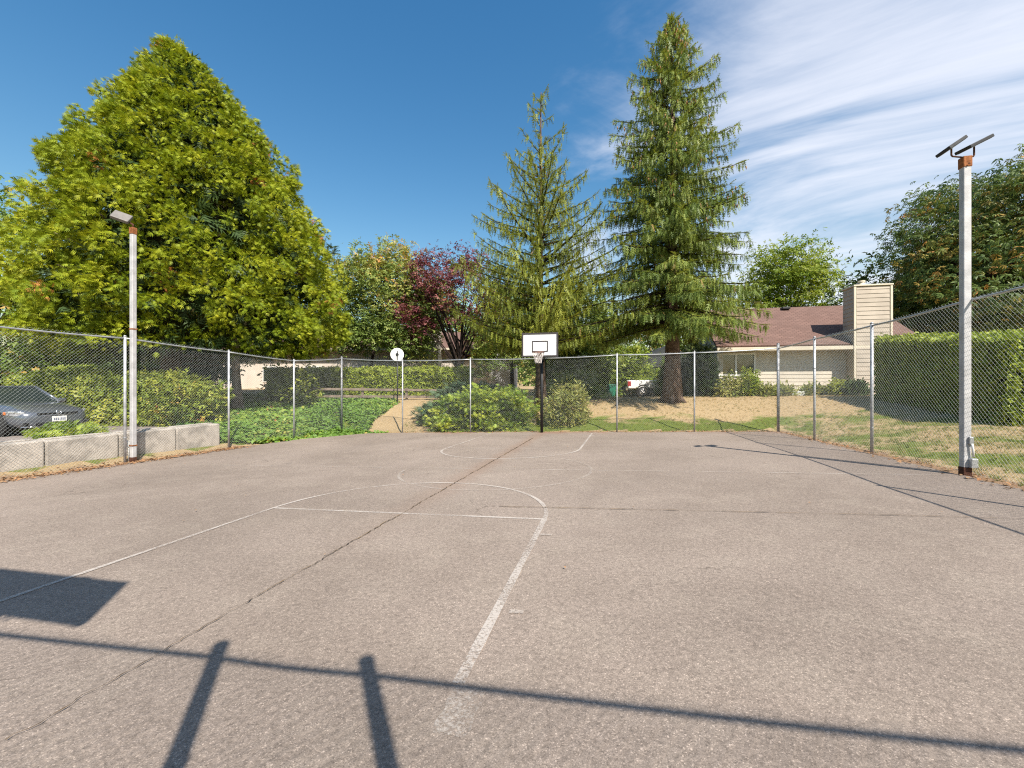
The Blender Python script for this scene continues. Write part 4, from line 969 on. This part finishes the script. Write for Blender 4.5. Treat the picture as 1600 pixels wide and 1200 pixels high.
for u, lab, w, h in ((1200, 'low dry plant against the siding right of the window', .4, .35), (1225, 'wispy plant beside the pale slab', .3, .42), (1262, 'wispy dry plant against the siding near the middle post', .35, .42), (1290, 'low green plant at the siding left of the yellow plant', .35, .3)):
    mound('border_plant', lab, (pix(u, 600, 20.2)[0], 20.2 - (u - 1200) * .004), (w, .3, h), hz(u, 20.2), 26, 30, (.1, .13, .12), T_THIN, (.12, .26), L_TANSH, 'plant', fw=.3, droop=(.2, 1.2), stems=4)
mound('yellow_plant', 'bright yellow-green plant beside the chimney foot', (pix(1306, 600, 19.5)[0], 19.4), (.3, .26, .55), hz(1306, 19.5), 34, 30, (.1, .12, .12), T_LEAF, (.09, .16), L_LIGHT, 'plant', fw=.3, droop=(.2, 1.2), tint=(.6, 1), stems=4)
mound('dark_plant', 'dark green plant in the chimney shade', (pix(1332, 600, 19.2)[0], 19.0), (.4, .3, .55), hz(1332, 19), 40, 30, (.1, .12, .12), T_LEAF, (.09, .18), L_DARK, 'plant', fw=.3, droop=(.2, 1.2), stems=4)
mound('small_conifer', 'small green conifer tuft on the kerb in front of the car', (pix(112, 672, 10.9)[0], 10.9), (.52, .4, .36), -.03, 46, 26, (.12, .16, .05), T_SPRAY, (.14, .26), L_JUN, 'plant', stems=3)
mound('yellow_sapling', 'yellow-leaved sapling under the cedar by the timber rail', (pix(452, 590, 21)[0], 21.0), (1.15, .6, 1.5), .75, 60, 22, (.22, .26, .2), T_LEAF, (.14, .28), L_LIGHT, 'plant', tint=(.5, 1))
mound('dry_bush', 'bare twiggy bush behind the round sign', (pix(655, 560, 28)[0], 28.5), (1.7, .6, 1.5), 2.2, 60, 8, (.3, .3, .2), T_THIN, (.2, .4), L_TANSH, 'bush', stems=46, bark=M_TWIG)

def ivy():
    n = 70000; x = rng.uniform(-17, -4.8, n); y = rng.uniform(12.8, 24.6, n); k = in_poly(x, y, IVY); x, y = x[k], y[k]; n = len(x)
    z = H(x, y); hgt = .13 + .08 * np.sin(x * 2.3 + y * 1.1) + .06 * np.sin(y * 4.1 - x * 1.7)
    hgt *= np.clip((outside(x, y) + .35) / .5, .25, 1)
    pos = np.stack([x, y, z + np.clip(hgt, .02, 1) * rng.uniform(.35, 1.1, n)], 1)
    fwd = rnd(n); fwd[:, 2] = rng.uniform(-.5, .4, n); up = np.array([0, 0, 1.]) + rnd(n) * .5 + np.array([.2, -.45, 0])
    v = .42 + .16 * np.sin(x * .9 + y * .6) + rng.normal(0, .2, n)
    V, F = instance(*T_LEAF, pos, fwd, up, rng.uniform(.09, .19, n))
    prop(np_obj('ivy_ground_cover', V, F, L_IVY, tint=np.clip(v, 0, 1)), 'thick green ivy covering the bank beside the court', 'ivy', None, 'stuff')
ivy()
def grass():
    X = []; 
    n = 60000; x = rng.uniform(-5, 20, n); y = rng.uniform(1, 23, n); d = outside(x, y)
    k = (d > .12) & ~in_poly(x, y, IVY) & ~((x > 10) & (y > 20.6)) & (x < 16 + 0 * y)
    k &= ~((x < 3.3) & (x > -4.2) & (y < 21.5) & (rng.uniform(0, 1, n) < .85)); x, y, d = x[k], y[k], d[k]; n = len(x)
    bd = (x + 7.64) * 0.255 + (y - 18.83) * 0.967
    dens = np.sin(x * 1.3 + 2) * np.sin(y * 1.7 + x * .6) + .6 * np.sin(3.3 * x - 2.1 * y) + rng.normal(0, .5, n)
    dry = np.where(bd > 1.5, .68, .42) + .12 * dens
    k = rng.uniform(0, 1, n) < np.where(bd > 1.6, .5, .9); x, y, dry = x[k], y[k], dry[k]; n = len(x)
    pos = np.stack([x, y, H(x, y) - .01], 1); fwd = np.array([0, 0, 1.]) + rnd(n) * .28
    V, F = instance(*T_GRASS, pos, fwd, rnd(n), rng.uniform(.05, .12, n))
    prop(np_obj('lawn_grass', V, F, L_GRASS, tint=np.repeat(np.clip(dry + rng.normal(0, .1, n), 0, 1), len(T_GRASS[1]))), 'short patchy lawn grass, half of it dried yellow', 'grass', None, 'stuff')
grass()
def litter():
    pts = []
    for k in range(2600):
        Y = rng.uniform(5, 13.6); x = -12.12 + .238 * Y + rng.normal(.12, .16) + .1; pts.append((x, Y))
    for k in range(620):
        Y = rng.uniform(1, 14); x = 5.42 + .2596 * Y + rng.normal(-.02, .12); pts.append((x, Y))
    for k in range(420):
        u = rng.uniform(600, 1200); x, y = bf(u); pts.append((x, y + rng.normal(-.08, .16)))
    for k in range(90): pts.append((rng.uniform(-9, 7), rng.uniform(3, 15)))
    p = np.array(pts); d = outside(p[:, 0], p[:, 1]); zc = court_z(p[:, 0], p[:, 1]) + .012
    z = np.where(d < .05, zc, np.maximum(H(p[:, 0], p[:, 1]) + .012, zc)); n = len(p)
    far = np.arange(n) >= n - 90
    pos = np.stack([p[:, 0], p[:, 1], z + rng.uniform(0, .02, n)], 1); fwd = rnd(n); fwd[:, 2] *= .15; up = np.array([0, 0, 1.]) + rnd(n) * .25
    V, F = instance(*T_LEAF, pos, fwd, up, np.where(far, rng.uniform(.015, .035, n), rng.uniform(.035, .085, n)))
    prop(np_obj('leaf_litter', V, F, M_LITTER, tint=rng.uniform(0, 1, n)), 'fallen orange-brown leaves along the court edges', 'leaf litter', None, 'stuff')
litter()

# ------------------------------------------------------------------ timber rail, sign
t = thing('timber_rail_fence', 'low weathered two-rail timber fence in front of the low hedge', 'fence', (*pix(420, 612, 22)[:2], .5))
r0_, r1_ = Vector(pix(415, 607, 21.6)), Vector(pix(700, 610, 24.2))
for dz, nm in ((0, 'rail'), (-.38, 'rail')):
    a, b = r0_ + Vector((0, 0, dz)), r1_ + Vector((0, 0, dz)); d = (b - a); L = d.length; d.normalize(); sd = Vector((-d.y, d.x, 0)).normalized()
    for k in range(4):
        c = a + d * L * (k + .5) / 4
        MB().box(c, (L / 4 - .01, .09, .13), frame(d, sd, d.cross(sd))).build('rail', M_TIMBER, t, bevel=.01)
for k in range(5):
    c = r0_.lerp(r1_, k / 4) + Vector((0, .1, 0)); zb = Hs(c.x, c.y) - .2
    MB().box((c.x, c.y, (zb + c.z + .12) / 2), (.12, .11, c.z + .12 - zb), None).build('post', M_TIMBER, t, bevel=.01)
sxp, syp = pix(621, 554, 22.3)[:2]; szb = Hs(sxp, syp)
t = thing('round_sign', 'round white disc on a thin black pole, rising over the far fence', 'sign', (sxp, syp, szb))
zc = CAMZ + (600 - 554) / FPX * syp
MB().tube([(sxp, syp, szb - .1), (sxp, syp, zc - .1)], .036, 10).build('pole', M_BLACK, t)
dd = Vector((.25, -.97, 0)).normalized(); c = Vector((sxp, syp - .05, zc))
MB().tube([c - dd * .012, c + dd * .012], .345, 36, smooth=False).build('disc', M_BOARD, t)
mk = MB(); s_ = Vector((dd.y, -dd.x, 0)) * -1
mk.box(c + dd * .02 - Vector((0, 0, .14)), (.06, .02, .30), frame(Vector((1, 0, 0)), Vector((0, 1, 0)), Vector((0, 0, 1))))
mk.tube([c + dd * .013 - Vector((0, 0, .0)), c + dd * .035], .085, 14, smooth=False)
mk.box(c + dd * .02 + Vector((.01, 0, .12)), (.045, .02, .12))
mk.build('bracket', M_BLACK, t)

# ------------------------------------------------------------------ house with chimney
TH = math.atan2(-.208, .978)
house = thing('bungalow', 'cream bungalow with red-brown shingle roof and tall chimney', 'house', (10.8, 21.5, Hs(12, 21.5) - .05), TH, local=True)
zH = house.location.z; EZ = CAMZ + 1.87 - zH       # eave height above the house origin
HL0, HL1, DEP, OV = -0.3, 8.94, 9.0, 0.62
def hb(name, lo, hi, mat, par=house, bevel=0.0):
    c = [(a + b) / 2 for a, b in zip(lo, hi)]; s = [b - a for a, b in zip(lo, hi)]
    return MB().box(c, s).build(name, mat, par, bevel=bevel)
wallm = hb('wall', (HL0 + .45, OV + .05, -.4), (HL1 - .4, DEP - OV, EZ + .1), M_SIDE)
def boards(x0, x1, yface, z0, z1, pitch, par, mat, skip=None, along='x'):
    k = 0; z = z0
    while z < z1 - .02:
        h = min(pitch, z1 - z)
        segs = [(x0, x1)]
        if skip and z < skip[3] and z + h > skip[2]: segs = [(x0, skip[0]), (skip[1], x1)]
        for a, b in segs:
            if along == 'x': vs = [(a, yface - .028, z), (b, yface - .028, z), (b, yface - .008, z + h), (a, yface - .008, z + h), (a, yface + .03, z), (b, yface + .03, z), (b, yface + .03, z + h), (a, yface + .03, z + h)]
            else: vs = [(yface - .028, b, z), (yface - .028, a, z), (yface - .008, a, z + h), (yface - .008, b, z + h), (yface + .03, b, z), (yface + .03, a, z), (yface + .03, a, z + h), (yface + .03, b, z + h)]
            MB().add(vs, [(0, 1, 2, 3), (0, 4, 5, 1), (3, 2, 6, 7), (1, 5, 6, 2), (0, 3, 7, 4), (4, 7, 6, 5)]).build('siding_board', mat, par)
        z += pitch
def hx_at(u, yl):
    """local x on the plane local y = yl seen at photo column u"""
    a = (u - 800) / FPX; c, s = math.cos(TH), math.sin(TH)
    # world = origin + (c*x - s*yl, s*x + c*yl)
    return (a * (21.5 + c * yl) - 10.8 + s * yl) / (c - a * s)
wx0, wx1 = hx_at(1120, OV), hx_at(1180, OV); D_w = 21.5 + OV
wz0, wz1 = CAMZ + (600 - 586) / FPX * 21.9 - zH, CAMZ + (600 - 552.5) / FPX * 21.9 - zH
boards(HL0 + .45, HL1 - .4, OV, -.2, EZ, .185, wallm, M_SIDE, (wx0, wx1, wz0, wz1))
win = MB()
for (lo, hi) in (((wx0, OV - .05, wz0), (wx0 + .07, OV + .05, wz1)), ((wx1 - .07, OV - .05, wz0), (wx1, OV + .05, wz1)), (((wx0 + wx1) / 2 - .04, OV - .045, wz0), ((wx0 + wx1) / 2 + .04, OV + .045, wz1)), ((wx0, OV - .048, wz0 - .06), (wx1, OV + .048, wz0 + .02)), ((wx0, OV - .047, wz1 - .06), (wx1, OV + .047, wz1 + .02))):
    win.box([(a + b) / 2 for a, b in zip(lo, hi)], [b - a for a, b in zip(lo, hi)])
wo = win.build('window', M_WHITE, house)
for k in (0, 1):
    a = wx0 + .07 + k * ((wx1 - wx0) / 2 - .03); MB().box((a + (wx1 - wx0) / 4 - .04, OV + .02, (wz0 + wz1) / 2), ((wx1 - wx0) / 2 - .12, .012, wz1 - wz0 - .1)).build('pane', M_GLASS, wo)
PIT = .58; RD = DEP / 2; RZ = EZ + PIT * RD
for nm, (ya, za, yb, zb2) in (('roof', (-.02, EZ, RD, RZ)), ('rear_roof', (DEP + .02, EZ, RD, RZ))):
    nrm = Vector((0, -(zb2 - za), (yb - ya))).normalized(); nrm = nrm if nrm.z > 0 else -nrm
    L = math.hypot(yb - ya, zb2 - za); me = MB(); th = .09
    # built lying flat in its own axes so that the shingle courses follow the slope
    me.box((0, 0, 0), (HL1 - HL0, L, th)); o = me.build(nm, M_ROOF, house)
    o.location = ((HL0 + HL1) / 2, (ya + yb) / 2, (za + zb2) / 2 + .03); o.rotation_euler = (math.atan2(zb2 - za, yb - ya) if ya < yb else -math.atan2(zb2 - za, ya - yb), 0, 0)
    rf_o = o if nm == 'roof' else rf_o
hb('gutter', (HL0, -.14, EZ - .2), (HL1, -.02, EZ - .02), M_TRIM, house, .01)
hb('soffit', (HL0 + .1, -.02, EZ - .2), (HL1 - .1, OV + .02, EZ - .17), M_TRIM)
for xg, nm in ((HL0 + .47, 'gable_wall'), (HL1 - .42, 'gable_wall')):
    MB().add([(xg - .03, OV, EZ), (xg - .03, DEP - OV, EZ), (xg - .03, RD, RZ - .12), (xg + .03, OV, EZ), (xg + .03, DEP - OV, EZ), (xg + .03, RD, RZ - .12)], [(0, 2, 1), (3, 4, 5), (0, 1, 4, 3), (1, 2, 5, 4), (2, 0, 3, 5)]).build(nm, M_SIDE, house)
vt = MB(); vx = hx_at(1223, RD); vt.box((vx, RD - .35, RZ - .05), (.42, .4, .14)); vt.build('roof_vent', M_DARK, house, bevel=.03)
# chimney
cx0, cx1 = hx_at(1335.5, -.12), hx_at(1392.5, -.12); cyf, cyb = -.12, .85; CZ = CAMZ + (600 - 447) / FPX * 20.1 - zH
ch = hb('chimney', (cx0 + .02, cyf + .02, -.4), (cx1 - .02, cyb, CZ), M_CHIM)
boards(cx0 + .07, cx1 - .07, cyf, -.2, CZ - .04, .205, ch, M_CHIM)
boards(cyf + .05, cyb, cx0, -.2, CZ - .04, .205, ch, M_CHIM, along='y')
for xx in (cx0, cx1):
    hb('corner_trim', (xx - .045, cyf - .045, -.3), (xx + .045, cyf + .045, CZ), M_TRIM, ch)
hb('cap_trim', (cx0 - .07, cyf - .07, CZ), (cx1 + .07, cyb + .07, CZ + .07), M_TRIM, ch, .008)
fxl = (cx0 + cx1) / 2 - .25; fl = MB().tube([(fxl, .3, CZ + .05), (fxl, .3, CZ + .12), (fxl, .3, CZ + .26)], [.17, .13, .12], 14)
fl.tube([(fxl, .3, CZ + .27), (fxl, .3, CZ + .34)], .15, 14, smooth=False); fl.build('flue_cap', M_TRIM, house)
t = thing('stone_slab', 'low pale slab lying against the bungalow wall', 'slab', (*pix(1238, 616, 20.1)[:2], hz(1238, 20.1)))
xs_, ys_ = pix(1238, 616, 20.1)[:2]
MB().box((xs_, ys_, t.location.z + .1), (.9, .45, .24), rotz(TH)).build('slab_body', M_SLATE, t, bevel=.04)

# ------------------------------------------------------------------ buildings in the background
def townhouse():
    t = thing('townhouse', 'long pale townhouse half hidden behind the low hedge and trees', 'house', (-20, 36, .8), R_(-4), local=True)
    hb('wall', (-14, 0, -.5), (15.0, 8, 3.6), M_PALE, t)
    for k in range(7):
        x = -12.5 + k * 3.7; w = hb('window', (x, -.06, .75), (x + 1.6, .06, 2.1), M_WHITE, t); hb('pane', (x + .08, -.075, .83), (x + 1.52, -.05, 2.02), M_GLASS, w)
    MB().add([(-14.6, -.7, 3.5), (15.5, -.7, 3.5), (15.5, 4, 5.4), (-14.6, 4, 5.4), (-14.6, 8.7, 3.5), (15.5, 8.7, 3.5)], [(0, 1, 2, 3), (3, 2, 5, 4), (0, 3, 4), (1, 5, 2), (0, 4, 5, 1)]).build('roof', M_ROOF, t)
    hb('gutter', (-14.6, -.82, 3.38), (15.5, -.7, 3.54), M_TRIM, t)
    c = hb('chimney', (13.25, -2.0, -.5), (14.35, -.85, 5.5), M_SIDE, t)
    for k in range(22): hb('siding_board', (13.21, -2.03, -.1 + k * .25), (14.39, -1.99, .115 + k * .25), M_SIDE, c)
townhouse()
def villa():
    X0 = pix(770, 600, 40)[0]
    t = thing('entry_house', 'pale house with grey entry wall seen left of the hoop', 'house', (X0, 40, .9), R_(-6), local=True)
    hb('wall', (-3.4, 0, -.5), (.6, 6, 3.0), M_PALE, t); hb('entry_wall', (.3, -.8, -.5), (1.9, 5, 3.9), M_GREYW, t)
    w = hb('window', (-2.3, -.06, 1.0), (-.9, .06, 1.9), M_WHITE, t); hb('pane', (-2.2, -.08, 1.1), (-1.0, -.05, 1.8), M_GLASS, w)
    hb('carport_beam', (-2.6, -1.2, 2.0), (.2, -1.0, 2.25), M_PALE, t); hb('post', (.02, -1.25, -.5), (.24, -1.0, 2.9), M_GREYW, t)
    MB().add([(-3.9, -.6, 3.0), (2.3, -1.2, 3.9), (2.3, 3, 5.2), (-3.9, 3, 4.8), (-3.9, 6.5, 3.0), (2.3, 6.5, 3.4)], [(0, 1, 2, 3), (3, 2, 5, 4), (0, 3, 4), (1, 5, 2), (0, 4, 5, 1)]).build('roof', M_ROOF, t)
villa()
t = thing('carport', 'dark-roofed carport with blue-grey wall behind the white truck', 'carport', (pix(1020, 600, 36)[0], 36, .5), R_(-4), local=True)
hb('wall', (-1.5, .2, -.3), (3.5, 3.5, 2.3), M_BLUEW, t)
MB().add([(-2.2, -.5, 2.2), (4.2, -.5, 2.6), (1.2, -.5, 4.2), (-2.2, 4, 2.2), (4.2, 4, 2.6), (1.2, 4, 4.2)], [(0, 1, 2), (3, 5, 4), (0, 2, 5, 3), (1, 4, 5, 2), (0, 3, 4, 1)]).build('roof', M_DROOF, t)
hb('door', (.4, .12, -.2), (2.6, .21, 1.9), M_DARK, t)

# ------------------------------------------------------------------ vehicles and bin
def wheel(par, x, y, r, w, side, spokes=5):
    ty = MB(); n = 28
    prof = [(-w / 2, r * .62), (-w / 2, r * .93), (-w * .38, r), (w * .38, r), (w / 2, r * .93), (w / 2, r * .62)]
    o = []
    for k in range(n):
        a = 2 * math.pi * k / n
        for (yy, rr) in prof: o.append((x + rr * math.cos(a), y + yy, r + rr * math.sin(a)))
    m = len(prof); fs = [[k * m + j, k * m + j + 1, ((k + 1) % n) * m + j + 1, ((k + 1) % n) * m + j] for k in range(n) for j in range(m - 1)]
    ty.add(o, fs, True); wt = ty.build('wheel', M_TYRE, par)
    rm = MB(); yo = y + side * w * .42
    rm.ring((x, yo, r), (0, 1, 0), r * .58, r * .06, 24, 6); rm.tube([(x, yo - side * .04, r), (x, yo + side * .015, r)], r * .16, 12)
    for k in range(spokes):
        a = 2 * math.pi * k / spokes + .3; rm.tube([(x, yo, r), (x + r * .58 * math.cos(a), yo - side * .012, r + r * .58 * math.sin(a))], [r * .1, r * .075], 6)
    rm.build('rim', M_ALLOY, wt)
    MB().tube([(x, y - .02, r), (x, y + .02, r)], r * .55, 18).build('brake_disc', M_DARK, wt)
def section_body(secs):
    mb = MB(); rows = []
    for (x, w, zl, zh, sh) in secs:
        half = [(0, zl), (w * .75, zl), (w * .96, zl + .10), (w, zl + (zh - zl) * .45), (w * .985, zh - sh * 1.2), (w * .9, zh - sh * .45), (w * .62, zh - sh * .1), (0, zh)]
        rows.append([(x, y, z) for y, z in half] + [(x, -y, z) for y, z in half[-2:0:-1]])
    n = len(rows[0]); vs = [p for r in rows for p in r]; fs = []
    for i in range(len(rows) - 1):
        for k in range(n): k2 = (k + 1) % n; fs.append((i * n + k, i * n + k2, (i + 1) * n + k2, (i + 1) * n + k))
    fs.append(tuple(range(n))[::-1]); fs.append(tuple((len(rows) - 1) * n + k for k in range(n)))
    return mb.add(vs, fs, True)
def car():
    nose = Vector((-13.55, 12.55, 0)); h = Vector((.973, -.231, 0)); org = nose - h * 2.28
    t = thing('parked_car', 'dark grey sedan parked nose-in behind the concrete blocks', 'car', (org.x, org.y, -.10), math.atan2(h.y, h.x), local=True)
    body = section_body([(-2.3, .62, .38, .92, .1), (-2.22, .78, .26, 1.0, .1), (-1.9, .86, .22, 1.02, .1), (-1.0, .89, .2, .98, .08), (.2, .89, .2, .97, .08), (1.0, .89, .2, .965, .09), (1.5, .885, .2, .91, .12), (1.9, .86, .2, .84, .14), (2.12, .79, .2, .77, .14), (2.24, .68, .23, .70, .12), (2.29, .5, .28, .64, .1)]).build('body', M_CAR, t, sub=2)
    # greenhouse
    bot = [(-1.75, .74, .95), (.98, .76, .93)]; top = [(-1.05, .56, 1.40), (.18, .57, 1.42)]
    g = MB(); v = [(-1.75, .74, .95), (.98, .76, .93), (.18, .57, 1.41), (-1.05, .56, 1.39), (-1.75, -.74, .95), (.98, -.76, .93), (.18, -.57, 1.41), (-1.05, -.56, 1.39)]
    g.add(v, [(0, 3, 2, 1), (4, 5, 6, 7), (1, 2, 6, 5), (0, 4, 7, 3), (3, 7, 6, 2), (0, 1, 5, 4)]); g.build('windows', M_GLASS, t, bevel=.03)
    rf = MB().box((-.44, 0, 1.42), (1.32, 1.16, .05)).build('roof', M_CAR, t, bevel=.025)
    p = MB()
    for s in (-1, 1):
        p.tube([(1.0, .765 * s, .93), (.2, .585 * s, 1.415)], [.05, .04], 8); p.tube([(-1.78, .74 * s, .95), (-1.05, .57 * s, 1.40)], [.09, .05], 8); p.tube([(-.35, .76 * s, .94), (-.42, .585 * s, 1.41)], .035, 8)
        p.tube([(.2, .585 * s, 1.415), (-1.05, .57 * s, 1.40)], .035, 8)
    p.build('pillar_trim', M_CAR, t)
    for s in (-1, 1):
        m = MB().box((.72, .95 * s, .98), (.14, .2, .13)).build('wing_mirror', M_CAR, t, bevel=.04)
        hl = section_body([(1.72, .012, .60, .70, .03), (1.86, .03, .585, .755, .04), (2.05, .035, .58, .735, .04), (2.17, .03, .575, .70, .03)])
        hl.v = [(x, (y + (.865 - .62 * max(0, (x - 1.72)) ** 2 - .09 * (x > 2.1))) * s if True else y, z) for x, y, z in hl.v]
        o = hl.build('headlight', M_HEADL, t, sub=1)
        MB().box((1.70, .872 * s, .66), (.09, .03, .09)).build('marker_lamp', M_AMBER, t, bevel=.015)
        for wx in (-1.35, 1.38):
            wheel(t, wx, .80 * s, .325, .215, s)
            MB().ring((wx, .86 * s, .34), (0, 1, 0), .36, .035, 28, 6).build('wheel_arch', M_DARK, t)
    MB().box((2.255, 0, .625), (.05, .95, .07)).build('grille', M_DARK, t, bevel=.01)
    MB().tube([(2.2, -.62, .58), (2.285, -.3, .585), (2.295, 0, .586), (2.285, .3, .585), (2.2, .62, .58)], .012, 6).build('chrome_strip', M_CHROME, t)
    MB().box((2.27, 0, .33), (.06, 1.0, .10)).build('lower_intake', M_DARK, t, bevel=.01)
    for s in (-1, 1):
        MB().box((2.2, .62 * s, .35), (.05, .3, .09), rotz(-s * .42)).build('fog_lamp_grille', M_DARK, t, bevel=.01)
        MB().tube([(2.245, .48 * s, .40), (2.14, .76 * s, .40)], .01, 6).build('chrome_strip', M_CHROME, t)
    MB().tube([(2.14, -.76, .27), (2.26, -.4, .265), (2.28, 0, .263), (2.26, .4, .265), (2.14, .76, .27)], .014, 6).build('chrome_strip', M_CHROME, t)
    em = MB().ring((2.3, 0, .665), (1, 0, .25), .062, .008, 22, 6)
    for a, b in (((-.03, .05), (-.008, .01)), ((.03, .05), (.008, .01)), ((-.05, .025), (-.025, -.045)), ((-.025, -.045), (0, .0)), ((0, 0), (.025, -.045)), ((.025, -.045), (.05, .025))):
        em.tube([(2.3 - a[1] * .25, a[0], .665 + a[1]), (2.3 - b[1] * .25, b[0], .665 + b[1])], .006, 5)
    em.build('emblem', M_CHROME, t)
    pl = MB().box((2.315, 0, .47), (.02, .34, .155)).build('number_plate', M_WHITE, t, bevel=.006)
    ch = MB()
    for k, yy in enumerate((-.12, -.075, -.03, .03, .075, .12)): ch.box((2.327, yy, .465), (.004, .026, .07))
    ch.build('plate_characters', M_BLUEW, pl)
car()
def truck():
    x0 = pix(984.5, 600, 30)[0]
    t = thing('pickup_truck', 'white pickup truck with red tail light, parked beyond the spruce', 'pickup truck', (x0 + 2.9, 31.0, Hs(x0 + 1, 30) + .0), R_(-8), local=True)
    hb('bed', (-2.8, -.95, .62), (-.55, .95, 1.22), M_TRUCK, t, .05)
    hb('cab_body', (-.5, -.95, .55), (2.9, .95, 1.25), M_TRUCK, t, .08)
    MB().add([(-.45, -.9, 1.2), (1.35, -.9, 1.2), (.75, -.72, 1.88), (-.35, -.72, 1.88), (-.45, .9, 1.2), (1.35, .9, 1.2), (.75, .72, 1.88), (-.35, .72, 1.88)], [(0, 1, 2, 3), (4, 7, 6, 5), (1, 5, 6, 2), (0, 3, 7, 4), (3, 2, 6, 7), (0, 4, 5, 1)]).build('cab', M_TRUCK, t, bevel=.05)
    MB().add([(-.3, -.915, 1.27), (1.05, -.915, 1.27), (.7, -.775, 1.75), (-.25, -.775, 1.75)], [(0, 1, 2, 3)]).build('window', M_GLASS, t)
    hb('sill', (-1.0, -.9, .4), (2.0, .9, .58), M_DARK, t); hb('rear_bumper', (-2.98, -.85, .48), (-2.78, .85, .68), M_CHROME, t, .03)
    hb('tailgate', (-2.85, -.78, .68), (-2.79, .78, 1.2), M_TRUCK, t, .02)
    for s in (-1, 1): hb('tail_light', (-2.84, .8 * s - .16, .78), (-2.6, .8 * s + .16, 1.15), M_RED, t, .03)
    for wx in (-1.75, 1.85):
        for s in (-1, 1):
            wheel(t, wx, .84 * s, .39, .26, s, 6); MB().ring((wx, .94 * s, .42), (0, 1, 0), .45, .05, 24, 6).build('wheel_arch', M_DARK, t)
truck()
xb, yb = pix(955, 612, 29.5)[:2]
t = thing('wheelie_bin', 'green plastic bin standing in the shade left of the white truck', 'bin', (xb, yb, Hs(xb, yb)), R_(10), local=True)
b = MB(); v = [(-.2, -.22, .05), (.2, -.22, .05), (.2, .22, .05), (-.2, .22, .05), (-.26, -.28, .85), (.26, -.28, .85), (.26, .28, .85), (-.26, .28, .85)]
b.add(v, [(3, 2, 1, 0), (0, 1, 5, 4), (1, 2, 6, 5), (2, 3, 7, 6), (3, 0, 4, 7), (4, 5, 6, 7)]).build('body', M_BIN, t, bevel=.03)
MB().box((0, 0, .9), (.58, .62, .07)).build('lid', M_BIN, t, bevel=.03)
MB().tube([(-.25, .3, .8), (.25, .3, .8)], .015, 8).build('handle', M_DARK, t)
for s in (-1, 1): MB().tube([(s * .2, .24, .08), (s * .26, .24, .08)], .09, 14).build('wheel', M_TYRE, t)
